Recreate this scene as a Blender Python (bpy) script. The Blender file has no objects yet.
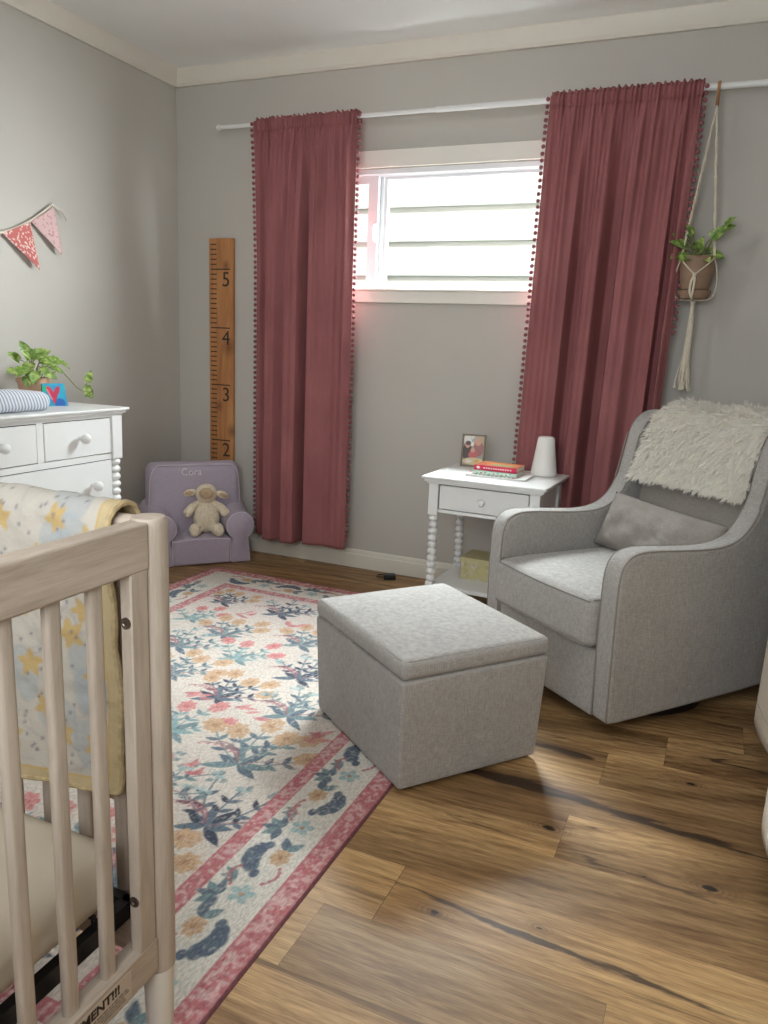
import bpy, bmesh, math, random
import numpy as np
from mathutils import Vector, Matrix, noise

S = bpy.context.scene
COL = S.collection
PI = math.pi
random.seed(7)
RNG = np.random.default_rng(7)

# ---------------------------------------------------------------- camera
cam_d = bpy.data.cameras.new('camera')
cam = bpy.data.objects.new('camera', cam_d)
COL.objects.link(cam)
yaw, pitch, roll = -0.4049, 0.2105, 0.0418
_f = Vector((math.sin(yaw) * math.cos(pitch), math.cos(yaw) * math.cos(pitch), -math.sin(pitch)))
_r = Vector((math.cos(yaw), -math.sin(yaw), 0))
_u = _r.cross(_f)
_r2 = math.cos(roll) * _r + math.sin(roll) * _u
_u2 = -math.sin(roll) * _r + math.cos(roll) * _u
M = Matrix((_r2, _u2, -_f)).transposed().to_4x4()
M.translation = Vector((2.8377, -3.6109, 1.1572))
cam.matrix_world = M
cam_d.sensor_fit = 'VERTICAL'
cam_d.sensor_height = 36.0
cam_d.lens = 774.1 / 1024 * 36.0
cam_d.clip_start = 0.05
S.camera = cam

# ---------------------------------------------------------------- world, sun, daylight
def lin(c):
    c = c / 255.0
    return c / 12.92 if c <= 0.04045 else ((c + 0.055) / 1.055) ** 2.4
def rgb(r, g, b):
    return (lin(r), lin(g), lin(b), 1.0)

W = bpy.data.worlds.new('world'); S.world = W
W.use_nodes = True
bg = W.node_tree.nodes['Background']
bg.inputs[0].default_value = (0.80, 0.90, 1.0, 1)
bg.inputs[1].default_value = 0.30

def light(name, kind, loc, target, energy, color=(1, 1, 1), **kw):
    d = bpy.data.lights.new(name, kind)
    d.energy = energy; d.color = color
    for k, v in kw.items(): setattr(d, k, v)
    o = bpy.data.objects.new(name, d); COL.objects.link(o)
    o.location = loc
    o.rotation_euler = (Vector(target) - Vector(loc)).to_track_quat('-Z', 'Y').to_euler()
    return o
# the sun stands behind the house and lights the neighbour's siding over the roof
light('sun', 'SUN', (1.5, -6, 9), (1.2, 1.3, 1.0), 2.6, (1.0, 0.97, 0.93), angle=0.02)
# open sky above and beside the gap between the houses, shining in through window_1
light('sky_over_window', 'AREA', (1.45, 0.80, 2.95), (1.35, -1.6, 0.9), 470.0, (0.90, 0.96, 1.0), shape='RECTANGLE', size=2.4, size_y=1.1, spread=math.radians(125))
light('sky_beside_window', 'AREA', (2.95, 0.95, 2.05), (0.7, -0.9, 1.76), 80.0, (0.93, 0.97, 1.0), shape='RECTANGLE', size=1.3, size_y=1.3, spread=math.radians(105))
# added fill light for the room, outside fill_window in the wall behind the camera
light('fill_behind', 'AREA', (2.42, -4.22, 1.62), (2.0, 0, 2.1), 28.0, (0.92, 0.965, 1.0), shape='RECTANGLE', size=1.4, size_y=1.2)

vs = S.view_settings
vs.view_transform = 'Standard'; vs.look = 'None'; vs.gamma = 1.0; vs.exposure = 0.76
vs.use_curve_mapping = False
cy = S.cycles
cy.use_denoising = True
cy.max_bounces = 12; cy.diffuse_bounces = 9; cy.glossy_bounces = 4; cy.transmission_bounces = 6
cy.sample_clamp_indirect = 6.0
cy.caustics_reflective = False; cy.caustics_refractive = False

# ---------------------------------------------------------------- material helpers
class NT:
    def __init__(s, name):
        m = bpy.data.materials.new(name); m.use_nodes = True
        s.m = m; s.t = m.node_tree; s.b = s.t.nodes['Principled BSDF']
        s.out = s.t.nodes['Material Output']
    def n(s, typ, ins=None, **kw):
        nd = s.t.nodes.new(typ)
        for k, v in kw.items(): setattr(nd, k, v)
        for k, v in (ins or {}).items(): s.set(nd.inputs[k], v)
        return nd
    def set(s, inp, v):
        if isinstance(v, bpy.types.NodeSocket): s.t.links.new(v, inp)
        else: inp.default_value = v
    def math(s, op, a, b=None, c=None, clamp=False):
        nd = s.t.nodes.new('ShaderNodeMath'); nd.operation = op; nd.use_clamp = clamp
        s.set(nd.inputs[0], a)
        if b is not None: s.set(nd.inputs[1], b)
        if c is not None: s.set(nd.inputs[2], c)
        return nd.outputs[0]
    def mix(s, f, a, b, blend='MIX'):
        nd = s.t.nodes.new('ShaderNodeMix'); nd.data_type = 'RGBA'; nd.blend_type = blend
        s.set(nd.inputs[0], f); s.set(nd.inputs[6], a); s.set(nd.inputs[7], b)
        return nd.outputs[2]
    def ramp(s, f, stops):
        nd = s.t.nodes.new('ShaderNodeValToRGB'); s.set(nd.inputs[0], f)
        e = nd.color_ramp.elements
        while len(e) < len(stops): e.new(0.5)
        for i, (p, c) in enumerate(stops):
            e[i].position = p; e[i].color = c if len(c) == 4 else (*c, 1)
        return nd.outputs[0]
    def noise(s, vec, scale, detail=3, rough=0.5, dist=0.0):
        nd = s.n('ShaderNodeTexNoise', {'Scale': scale, 'Detail': detail, 'Roughness': rough, 'Distortion': dist})
        s.set(nd.inputs['Vector'], vec)
        return nd.outputs[0]
    def obj(s, scale=(1, 1, 1), rot=(0, 0, 0)):
        tc = s.n('ShaderNodeTexCoord')
        mp = s.n('ShaderNodeMapping', {'Scale': scale, 'Rotation': rot})
        s.set(mp.inputs[0], tc.outputs['Object'])
        return mp.outputs[0]
    def bump(s, h, strength, dist=0.002):
        nd = s.n('ShaderNodeBump', {'Strength': strength, 'Distance': dist, 'Height': h})
        s.set(s.b.inputs['Normal'], nd.outputs[0])
    def fin(s, color=None, rough=None, **kw):
        if color is not None: s.set(s.b.inputs['Base Color'], color)
        if rough is not None: s.set(s.b.inputs['Roughness'], rough)
        for k, v in kw.items(): s.set(s.b.inputs[k.replace('_', ' ')], v)
        return s.m

def m_plain(name, col, rough=0.5, var=0.06, scale=8, bump=0.0, bscale=60, bdist=0.002, stretch=(1, 1, 1), **kw):
    t = NT(name)
    v = t.obj(stretch)
    n = t.noise(v, scale, 4)
    c2 = tuple(min(1, x * (1 - var * 2)) for x in col[:3]) + (1,)
    c1 = tuple(min(1, x * (1 + var)) for x in col[:3]) + (1,)
    c = t.ramp(n, [(0.3, c2), (0.7, c1)])
    if bump: t.bump(t.noise(v, bscale, 3), bump, bdist)
    return t.fin(c, rough, **kw)

def m_linen(name, c_dark, c_light, scale=520, bump=0.4):
    t = NT(name)
    a = t.noise(t.obj((1, 1, 0.09)), scale, 2)
    b = t.noise(t.obj((0.12, 0.12, 1)), scale, 2)
    d = t.noise(t.obj(), 9, 4)
    f = t.math('ADD', t.math('MULTIPLY', a, 0.55), t.math('MULTIPLY', b, 0.45))
    f2 = t.math('ADD', t.math('MULTIPLY', f, 0.88), t.math('MULTIPLY', d, 0.12))
    c = t.ramp(f2, [(0.30, c_dark), (0.68, c_light)])
    t.bump(f, bump, 0.0012)
    return t.fin(c, 0.95, Specular_IOR_Level=0.1, Sheen_Weight=0.15)

def m_attr(name, rough=0.8, fine=None, bump=0.3, bscale=300, bdist=0.001, sheen=0.0, spec=0.3):
    """colour comes from the vertex paint of the thing's own surface pattern"""
    t = NT(name)
    a = t.n('ShaderNodeVertexColor'); a.layer_name = 'Col'
    c = a.outputs[0]
    v = t.obj()
    if fine:
        n = t.noise(t.obj(fine), 260, 2)
        c = t.mix(1.0, c, t.ramp(n, [(0.3, (0.74, 0.74, 0.74)), (0.7, (1.14, 1.14, 1.14))]), 'MULTIPLY')
    if bump: t.bump(t.noise(v, bscale, 3), bump, bdist)
    return t.fin(c, rough, Sheen_Weight=sheen, Specular_IOR_Level=spec)

def m_wood(name, c1, c2, axis='Z', rough=0.5, rings=26, dist=5, knots=False, contrast=1.0):
    t = NT(name)
    k = 0.13
    sc = {'X': (k, 1, 1), 'Y': (1, k, 1), 'Z': (1, 1, k)}[axis]
    v = t.obj(sc)
    n = t.noise(v, rings, 5, 0.6, 1.2)
    g = t.noise(t.obj(tuple(x * (0.3 if x < 1 else 1) for x in sc)), rings * 12, 2)
    f = t.math('ADD', t.math('MULTIPLY', n, 0.75), t.math('MULTIPLY', g, 0.25))
    c = t.ramp(f, [(0.35, c1), (0.62, c2)])
    t.bump(g, 0.15, 0.0005)
    return t.fin(c, rough)

# ---------------------------------------------------------------- mesh helpers
class MB:
    """collects shapes, then links them as ONE mesh object"""
    def __init__(s): s.v = []; s.f = []
    def add(s, vs, fs, mat=None):
        o = len(s.v)
        for p in vs:
            p = Vector(p)
            s.v.append(mat @ p if mat else p)
        s.f += [tuple(i + o for i in f) for f in fs]
        return s
    def box(s, c, d, mat=None):
        x, y, z = c; a, b, h = d[0] / 2, d[1] / 2, d[2] / 2
        vs = [(x + i * a, y + j * b, z + k * h) for k in (-1, 1) for j in (-1, 1) for i in (-1, 1)]
        return s.add(vs, [(0, 2, 3, 1), (4, 5, 7, 6), (0, 1, 5, 4), (2, 6, 7, 3), (0, 4, 6, 2), (1, 3, 7, 5)], mat)
    def rbox(s, c, d, r, mat=None, mid=6, cor=4, fn=None):
        hs = [x / 2 for x in d]
        r = min(r, min(hs) * 0.999)
        def axis(h):
            a = [h - r + r * math.tan(math.radians(45) * k / cor) for k in range(cor + 1)]
            m = [(-(h - r) + 2 * (h - r) * k / mid) for k in range(1, mid)]
            return [-x for x in reversed(a)] + m + a
        ax = [axis(h) for h in hs]
        idx = {}; vs = []; fs = []
        def vid(p):
            k = tuple(round(q, 6) for q in p)
            if k not in idx:
                q = [max(-(h - r), min(h - r, x)) for x, h in zip(p, hs)]
                dd = Vector([a - b for a, b in zip(p, q)])
                pt = Vector(q) + (dd.normalized() * r if dd.length > 1e-9 else dd)
                if fn: pt = fn(pt)
                idx[k] = len(vs); vs.append(pt + Vector(c))
            return idx[k]
        for a in range(3):
            b, g = (a + 1) % 3, (a + 2) % 3
            for sgn in (-1, 1):
                for i in range(len(ax[b]) - 1):
                    for j in range(len(ax[g]) - 1):
                        q = []
                        for (ii, jj) in ((i, j), (i + 1, j), (i + 1, j + 1), (i, j + 1)):
                            p = [0, 0, 0]; p[a] = sgn * hs[a]; p[b] = ax[b][ii]; p[g] = ax[g][jj]
                            q.append(vid(p))
                        if sgn < 0: q.reverse()
                        fs.append(tuple(q))
        return s.add(vs, fs, mat)
    def prism(s, pts, axis, a, b, mat=None):
        """2-D outline swept along an axis from a to b; the outline is in the other two axes, in order"""
        n = len(pts); vs = []
        for t in (a, b):
            for (p, q) in pts:
                vs.append({'X': (t, p, q), 'Y': (p, t, q), 'Z': (p, q, t)}[axis])
        fs = [tuple(range(n)), tuple(reversed(range(n, 2 * n)))]
        for i in range(n):
            j = (i + 1) % n
            fs.append((i, i + n, j + n, j))
        return s.add(vs, fs, mat)
    def tube(s, pts, r, n=8, caps=True, mat=None, closed=False):
        pts = [Vector(p) for p in pts]; N = len(pts)
        rs = r if isinstance(r, (list, tuple)) else [r] * N
        vs = []; fs = []; up = None
        for i, p in enumerate(pts):
            if closed: t = (pts[(i + 1) % N] - pts[i - 1])
            else: t = (pts[min(i + 1, N - 1)] - pts[max(i - 1, 0)])
            t.normalize()
            if up is None:
                up = t.orthogonal().normalized()
            up = (up - up.dot(t) * t).normalized()
            w = t.cross(up)
            for k in range(n):
                a = 2 * PI * k / n
                vs.append(p + (up * math.cos(a) + w * math.sin(a)) * rs[i])
        for i in range(N if closed else N - 1):
            j = (i + 1) % N
            for k in range(n):
                l = (k + 1) % n
                fs.append((i * n + k, i * n + l, j * n + l, j * n + k))
        if caps and not closed:
            fs.append(tuple(reversed(range(n)))); fs.append(tuple(range((N - 1) * n, N * n)))
        return s.add(vs, fs, mat)
    def lathe(s, prof, n=24, c=(0, 0, 0), axis='Z', mat=None):
        vs = []; fs = []; N = len(prof)
        for (r, z) in prof:
            for k in range(n):
                a = 2 * PI * k / n
                x, y = r * math.cos(a), r * math.sin(a)
                p = {'Z': (x, y, z), 'X': (z, x, y), 'Y': (y, z, x)}[axis]
                vs.append((p[0] + c[0], p[1] + c[1], p[2] + c[2]))
        for i in range(N - 1):
            for k in range(n):
                l = (k + 1) % n
                fs.append((i * n + k, i * n + l, (i + 1) * n + l, (i + 1) * n + k))
        fs.append(tuple(reversed(range(n)))); fs.append(tuple(range((N - 1) * n, N * n)))
        return s.add(vs, fs, mat)
    def ell(s, c, r, n=16, m=10, mat=None, rot=None):
        vs = []; fs = []
        R = rot or Matrix.Identity(3)
        c = Vector(c); r = r if isinstance(r, (tuple, list)) else (r, r, r)
        for i in range(1, m):
            th = PI * i / m
            for k in range(n):
                a = 2 * PI * k / n
                vs.append(c + R @ Vector((r[0] * math.sin(th) * math.cos(a), r[1] * math.sin(th) * math.sin(a), r[2] * math.cos(th))))
        top = len(vs); vs.append(c + R @ Vector((0, 0, r[2]))); vs.append(c + R @ Vector((0, 0, -r[2])))
        for i in range(m - 2):
            for k in range(n):
                l = (k + 1) % n
                fs.append((i * n + k, (i + 1) * n + k, (i + 1) * n + l, i * n + l))
        for k in range(n):
            l = (k + 1) % n
            fs.append((top, k, l)); fs.append((top + 1, (m - 2) * n + l, (m - 2) * n + k))
        return s.add(vs, fs, mat)
    def build(s, name, mat, parent=None, smooth=True, bevel=0, bseg=2, angle=38, recalc=True, solid=0, sub=0, soff=0):
        me = bpy.data.meshes.new(name)
        me.from_pydata([tuple(v) for v in s.v], [], s.f)
        if recalc:
            bm = bmesh.new(); bm.from_mesh(me)
            bmesh.ops.recalc_face_normals(bm, faces=bm.faces)
            bm.to_mesh(me); bm.free()
        if mat: me.materials.append(mat)
        if smooth:
            me.polygons.foreach_set('use_smooth', [True] * len(me.polygons))
            me.set_sharp_from_angle(angle=math.radians(angle))
        o = bpy.data.objects.new(name, me); COL.objects.link(o)
        if parent is not None: o.parent = parent
        if bevel:
            b = o.modifiers.new('bevel', 'BEVEL'); b.width = bevel; b.segments = bseg; b.limit_method = 'ANGLE'
            b.angle_limit = math.radians(40); b.harden_normals = False
        if solid:
            q = o.modifiers.new('solid', 'SOLIDIFY'); q.thickness = solid; q.offset = soff
        if sub:
            q = o.modifiers.new('sub', 'SUBSURF'); q.levels = sub; q.render_levels = sub
        return o

def grid_obj(name, P, mat, parent=None, colors=None, solid=0, soff=0, flip=False):
    """P: (nv, nu, 3) array of points; colors: (nv, nu, 3) linear rgb"""
    nv, nu = P.shape[:2]
    me = bpy.data.meshes.new(name)
    idx = np.arange(nv * nu).reshape(nv, nu)
    q = np.stack([idx[:-1, :-1], idx[:-1, 1:], idx[1:, 1:], idx[1:, :-1]], -1).reshape(-1, 4)
    if flip: q = q[:, ::-1]
    me.vertices.add(nv * nu); me.vertices.foreach_set('co', P.reshape(-1).astype(np.float32))
    me.loops.add(q.size); me.loops.foreach_set('vertex_index', q.reshape(-1).astype(np.int32))
    me.polygons.add(len(q)); me.polygons.foreach_set('loop_start', np.arange(0, q.size, 4, dtype=np.int32))
    me.polygons.foreach_set('loop_total', np.full(len(q), 4, dtype=np.int32))
    me.update(); me.validate()
    me.polygons.foreach_set('use_smooth', [True] * len(me.polygons))
    if colors is not None:
        at = me.color_attributes.new('Col', 'FLOAT_COLOR', 'POINT')
        c4 = np.ones((nv * nu, 4), np.float32); c4[:, :3] = colors.reshape(-1, 3)
        at.data.foreach_set('color', c4.reshape(-1))
    me.materials.append(mat)
    o = bpy.data.objects.new(name, me); COL.objects.link(o)
    if parent is not None: o.parent = parent
    if solid:
        m = o.modifiers.new('solid', 'SOLIDIFY'); m.thickness = solid; m.offset = soff
    return o

def tag(o, label, cat, group=None, kind=None):
    o['label'] = label; o['category'] = cat
    if group: o['group'] = group
    if kind: o['kind'] = kind
    return o
def thing(name, label, cat, loc=(0, 0, 0), rz=0, group=None, tilt=(0, 0)):
    o = bpy.data.objects.new(name, None); COL.objects.link(o)
    o.empty_display_size = 0.1
    o.location = loc; o.rotation_euler = (tilt[0], tilt[1], rz)
    return tag(o, label, cat, group)
def struct(o): o['kind'] = 'structure'; return o

def catmull(pts, n=6, closed=False):
    pts = [Vector(p) for p in pts]; out = []
    N = len(pts)
    for i in range(N if closed else N - 1):
        if closed: p0, p1, p2, p3 = pts[i - 1], pts[i], pts[(i + 1) % N], pts[(i + 2) % N]
        else: p0, p1, p2, p3 = pts[max(i - 1, 0)], pts[i], pts[i + 1], pts[min(i + 2, N - 1)]
        for k in range(n):
            t = k / n
            out.append(0.5 * ((2 * p1) + (p2 - p0) * t + (2 * p0 - 5 * p1 + 4 * p2 - p3) * t * t + (3 * p1 - p0 - 3 * p2 + p3) * t ** 3))
    if not closed: out.append(pts[-1])
    return out

# ---------------------------------------------------------------- painter for woven / printed surface patterns
class Paint:
    def __init__(s, w, h, step, base):
        s.w, s.h, s.step = w, h, step
        s.nx, s.ny = int(round(w / step)) + 1, int(round(h / step)) + 1
        s.X, s.Y = np.meshgrid(np.linspace(0, w, s.nx), np.linspace(0, h, s.ny))
        s.C = np.ones((s.ny, s.nx, 3)) * np.array(base[:3])
    def win(s, x0, x1, y0, y1):
        i0 = max(0, int(x0 / s.w * (s.nx - 1)) - 1); i1 = min(s.nx, int(x1 / s.w * (s.nx - 1)) + 3)
        j0 = max(0, int(y0 / s.h * (s.ny - 1)) - 1); j1 = min(s.ny, int(y1 / s.h * (s.ny - 1)) + 3)
        return slice(j0, j1), slice(i0, i1)
    def put(s, sl, m, col, a=1.0):
        if m.size == 0: return
        m = np.clip(m, 0, 1)[..., None] * a
        s.C[sl] = s.C[sl] * (1 - m) + np.array(col[:3]) * m
    def ell(s, x, y, rx, ry, ang, col, a=1.0, pet=0, pa=0.0):
        R = max(rx, ry) * 1.3
        sl = s.win(x - R, x + R, y - R, y + R)
        dx, dy = s.X[sl] - x, s.Y[sl] - y
        c, q = math.cos(ang), math.sin(ang)
        u, v = (dx * c + dy * q) / rx, (-dx * q + dy * c) / ry
        d = np.sqrt(u * u + v * v)
        if pet: d = d / (1 + pa * np.cos(pet * np.arctan2(v, u)))
        s.put(sl, (1 - d) * min(rx, ry) / s.step + 0.5, col, a)
    def leaf(s, x, y, ln, wd, ang, col, a=1.0):
        R = ln * 1.05
        sl = s.win(x - R, x + R, y - R, y + R)
        dx, dy = s.X[sl] - x, s.Y[sl] - y
        c, q = math.cos(ang), math.sin(ang)
        u, v = (dx * c + dy * q) / ln, (-dx * q + dy * c)
        hw = wd * np.sin(PI * np.clip(u, 0, 1) ** 0.8)
        s.put(sl, np.where((u > 0) & (u < 1), (hw - np.abs(v)) / s.step + 0.5, 0), col, a)
    def line(s, pts, wd, col, a=1.0):
        for (x0, y0), (x1, y1) in zip(pts[:-1], pts[1:]):
            sl = s.win(min(x0, x1) - wd * 2, max(x0, x1) + wd * 2, min(y0, y1) - wd * 2, max(y0, y1) + wd * 2)
            dx, dy = x1 - x0, y1 - y0; L2 = dx * dx + dy * dy + 1e-12
            t = np.clip(((s.X[sl] - x0) * dx + (s.Y[sl] - y0) * dy) / L2, 0, 1)
            d = np.hypot(s.X[sl] - x0 - t * dx, s.Y[sl] - y0 - t * dy)
            s.put(sl, (wd - d) / s.step + 0.5, col, a)
    def star(s, x, y, r, ang, col, a=1.0, k=0.5):
        sl = s.win(x - r, x + r, y - r, y + r)
        dx, dy = s.X[sl] - x, s.Y[sl] - y
        th = np.arctan2(dy, dx) - ang
        ph = np.abs(((th / (2 * PI / 5)) % 1) - 0.5) * 2
        rad = r * (k + (1 - k) * ph ** 1.25)
        s.put(sl, (rad - np.hypot(dx, dy)) / s.step + 0.5, col, a)

def smooth_noise(ny, nx, cy_, cx_, seed):
    g = np.random.default_rng(seed).random((cy_ + 2, cx_ + 2))
    yy = np.linspace(0, cy_, ny); xx = np.linspace(0, cx_, nx)
    j = yy.astype(int); i = xx.astype(int)
    fy = (yy - j)[:, None]; fx = (xx - i)[None, :]
    fy = fy * fy * (3 - 2 * fy); fx = fx * fx * (3 - 2 * fx)
    a = g[np.ix_(j, i)]; b = g[np.ix_(j, i + 1)]; c = g[np.ix_(j + 1, i)]; d = g[np.ix_(j + 1, i + 1)]
    return (a * (1 - fx) + b * fx) * (1 - fy) + (c * (1 - fx) + d * fx) * fy

# ---------------------------------------------------------------- materials
M_wall = m_plain('wall_paint', rgb(184, 180, 172), 0.85, var=0.015, scale=3, bump=0.08, bscale=220)
M_ceil = m_plain('ceiling_paint', rgb(238, 238, 235), 0.9, var=0.01, scale=3, bump=0.1, bscale=160)
M_trim = m_plain('trim_paint', rgb(214, 209, 196), 0.5, var=0.01)
M_casing = m_plain('casing_paint', rgb(226, 222, 212), 0.5, var=0.01)
M_vinyl = m_plain('window_vinyl', rgb(226, 228, 230), 0.35, var=0.01)
M_white = m_plain('white_lacquer', rgb(220, 220, 218), 0.32, var=0.01)
M_cwood = m_wood('washed_pine', rgb(168, 153, 138), rgb(192, 178, 163), 'Z', 0.55, 30)
M_cwoodY = m_wood('washed_pine_rail', rgb(164, 148, 132), rgb(192, 178, 163), 'Y', 0.55, 30)
M_cwoodX = m_wood('washed_pine_side', rgb(164, 148, 132), rgb(192, 178, 163), 'X', 0.55, 30)
M_dark_gap = m_plain('shadow_gap_black', rgb(38, 34, 32), 0.8, var=0.05)

# ================================================================= THE ROOM
XR, YF, ZC = 3.30, -3.98, 2.52
WT = 0.14
def wall_with_hole(name, axis_len, h, hole, place):
    a0, a1, z0, z1 = hole
    mb = MB()
    for (p0, p1, q0, q1) in ((axis_len[0], a0, 0, h), (a1, axis_len[1], 0, h), (a0, a1, 0, z0), (a0, a1, z1, h)):
        mb.box(((p0 + p1) / 2, place + (WT / 2 if place >= 0 else -WT / 2), (q0 + q1) / 2), (p1 - p0, WT, q1 - q0))
    return struct(mb.build(name, M_wall, smooth=False))
WX0, WX1, WZ0, WZ1 = 0.66, 2.20, 1.430, 1.985
wall_with_hole('wall_back', (-WT, XR + WT), ZC, (WX0, WX1, WZ0, WZ1), 0.0)
wall_with_hole('wall_front', (-WT, XR + WT), ZC, (1.65, 3.15, 0.95, 2.20), YF)
struct(MB().box((-WT / 2, YF / 2, ZC / 2), (WT, -YF, ZC)).build('wall_left', M_wall, smooth=False))
struct(MB().box((XR + WT / 2, YF / 2, ZC / 2), (WT, -YF, ZC)).build('wall_right', M_wall, smooth=False))
struct(MB().box((XR / 2, YF / 2, ZC + 0.06), (XR + 2 * WT, -YF + 2 * WT, 0.12)).build('ceiling', M_ceil, smooth=False))

struct(MB().box((XR / 2, YF - 0.85, ZC + 0.06), (XR + 2 * WT, 1.42, 0.12)).build('sun_block_eave', M_trim, smooth=False))  # overhang added out of view to keep the sun out of the front opening

# --- floor: hickory laminate planks running along the back wall
def floor():
    t = NT('hickory_planks')
    uv = t.n('ShaderNodeUVMap'); uv.uv_map = 'plank'
    at = t.n('ShaderNodeVertexColor'); at.layer_name = 'tone'
    sep = t.n('ShaderNodeSeparateColor'); t.set(sep.inputs[0], at.outputs[0])
    tone, off, kind = sep.outputs[0], sep.outputs[1], sep.outputs[2]
    tc = t.n('ShaderNodeTexCoord')
    so = t.n('ShaderNodeSeparateXYZ'); t.set(so.inputs[0], tc.outputs['Object'])
    x, y = so.outputs[0], so.outputs[1]
    o30 = t.math('MULTIPLY', off, 31.0)
    def vec(sx, sy):
        c = t.n('ShaderNodeCombineXYZ')
        t.set(c.inputs[0], t.math('MULTIPLY', x, sx)); t.set(c.inputs[1], t.math('MULTIPLY', y, sy)); t.set(c.inputs[2], o30)
        return c.outputs[0]
    broad = t.noise(vec(1.1, 7.5), 1.0, 3, 0.55, 0.5)
    grain = t.noise(vec(3.0, 30), 1.6, 5, 0.62, 0.8)
    fine = t.noise(vec(9.0, 210), 2.2, 3, 0.6)
    cathed = t.n('ShaderNodeTexWave', {'Scale': 1.0, 'Distortion': 5.5, 'Detail': 3.0, 'Detail Scale': 0.55}, bands_direction='Y')
    t.set(cathed.inputs['Vector'], vec(0.8, 13))
    f = t.math('ADD', t.math('MULTIPLY', broad, 0.55), t.math('MULTIPLY', grain, 0.45))
    base = t.ramp(f, [(0.24, rgb(96, 68, 42)), (0.40, rgb(142, 108, 70)), (0.54, rgb(182, 147, 102)), (0.76, rgb(204, 172, 124))])
    base = t.mix(t.math('MULTIPLY', cathed.outputs['Fac'], 0.26), base, rgb(110, 80, 50))
    base = t.mix(1.0, base, t.ramp(fine, [(0.32, (0.68, 0.66, 0.62)), (0.60, (1.08, 1.08, 1.08))]), 'MULTIPLY')
    base = t.mix(1.0, base, t.ramp(tone, [(0.0, (0.60, 0.55, 0.50)), (0.5, (0.92, 0.90, 0.88)), (1.0, (1.16, 1.16, 1.14))]), 'MULTIPLY')
    # grey-brown boards
    base = t.mix(t.math('MULTIPLY', kind, 0.45), base, t.mix(1.0, base, (0.80, 0.86, 0.96, 1), 'MULTIPLY'))
    # random dark mineral streaks
    st = t.noise(vec(0.75, 16), 1.0, 4, 0.6, 0.9)
    sm = t.math('MULTIPLY', t.math('SUBTRACT', st, 0.635), 13.0, clamp=True)
    base = t.mix(t.math('MULTIPLY', sm, 0.82), base, rgb(46, 32, 24))
    # the large streaks and knots one can see
    wob = t.math('MULTIPLY', t.math('SUBTRACT', t.noise(vec(3.2, 3.2), 1.0, 3), 0.5), 0.06)
    wo2 = t.math('MULTIPLY', t.math('SUBTRACT', t.noise(vec(9, 60), 1.0, 5, .65), 0.5), 0.034)
    yy = t.math('ADD', t.math('ADD', y, wob), wo2)
    def streak(x0, x1, y0, y1, wd, col, amt=0.9):
        nonlocal base
        u = t.math('DIVIDE', t.math('SUBTRACT', x, x0), x1 - x0)
        yc = t.math('ADD', t.math('MULTIPLY', u, y1 - y0), y0)
        par = t.math('MULTIPLY', t.math('MULTIPLY', u, t.math('SUBTRACT', 1.0, u)), 4.0, clamp=True)
        w = t.math('MULTIPLY', t.math('POWER', par, 0.6), wd)
        d = t.math('ABSOLUTE', t.math('SUBTRACT', yy, yc))
        m = t.math('MULTIPLY', t.math('SUBTRACT', w, d), 150.0, clamp=True)
        soft = t.math('MULTIPLY', t.math('SUBTRACT', t.math('MULTIPLY', w, 2.2), d), 40.0, clamp=True)
        base = t.mix(t.math('MULTIPLY', soft, 0.38), base, rgb(110, 80, 54))
        lines = t.math('ADD', 0.62, t.math('MULTIPLY', grain, 0.75), clamp=True)
        base = t.mix(t.math('MULTIPLY', t.math('MULTIPLY', m, amt), lines), base, col)
    dk = rgb(46, 34, 26)
    streak(2.27, 2.66, -1.672, -1.690, 0.030, dk)
    streak(2.45, 3.12, -1.690, -1.722, 0.015, dk)
    streak(2.40, 2.62, -1.440, -1.450, 0.016, dk, 0.85)
    streak(2.25, 3.02, -2.205, -2.262, 0.011, dk, 0.85)
    streak(2.60, 3.0, -1.92, -1.965, 0.009, dk, 0.7)
    streak(2.30, 2.56, -1.905, -1.925, 0.007, dk, 0.6)
    streak(2.86, 3.15, -1.28, -1.30, 0.010, dk, 0.8)
    streak(0.9, 1.5, -0.20, -0.23, 0.012, dk, 0.6)
    for (kx, ky, kr) in ((2.565, -1.845, 0.017), (2.94, -1.905, 0.018), (2.41, -2.255, 0.012), (2.80, -1.93, 0.008), (2.62, -2.20, 0.008), (2.88, -1.46, 0.013)):
        dx = t.math('MULTIPLY', t.math('SUBTRACT', x, kx), 0.55); dy = t.math('SUBTRACT', t.math('ADD', y, wo2), ky)
        d = t.math('SQRT', t.math('ADD', t.math('MULTIPLY', dx, dx), t.math('MULTIPLY', dy, dy)))
        ring = t.math('SINE', t.math('MULTIPLY', d, 900.0))
        halo = t.math('SUBTRACT', 1.0, t.math('DIVIDE', d, kr * 2.6), clamp=True)
        core = t.math('MULTIPLY', t.math('SUBTRACT', kr * 0.60, d), 300.0, clamp=True)
        base = t.mix(t.math('MULTIPLY', halo, t.math('ADD', 0.6, t.math('MULTIPLY', ring, 0.3)), clamp=True), base, rgb(92, 62, 38))
        base = t.mix(core, base, rgb(30, 22, 18))
    # seams
    su = t.n('ShaderNodeSeparateXYZ'); t.set(su.inputs[0], uv.outputs[0])
    e1 = t.math('MINIMUM', su.outputs[0], su.outputs[1])
    seam = t.math('LESS_THAN', e1, 0.0012)
    base = t.mix(t.math('MULTIPLY', seam, 0.75), base, rgb(52, 38, 28))
    h = t.math('SUBTRACT', t.math('MULTIPLY', fine, 0.3), seam)
    t.bump(h, 0.25, 0.0008)
    mat = t.fin(base, t.ramp(grain, [(0.2, (0.52,) * 3), (0.8, (0.42,) * 3)]), Specular_IOR_Level=0.35)
    # plank rows
    PW = 0.188
    y_hi = -1.58 + 0.188 * 9
    rows = []
    vs, fs, uvs, cols = [], [], [], []
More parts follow.
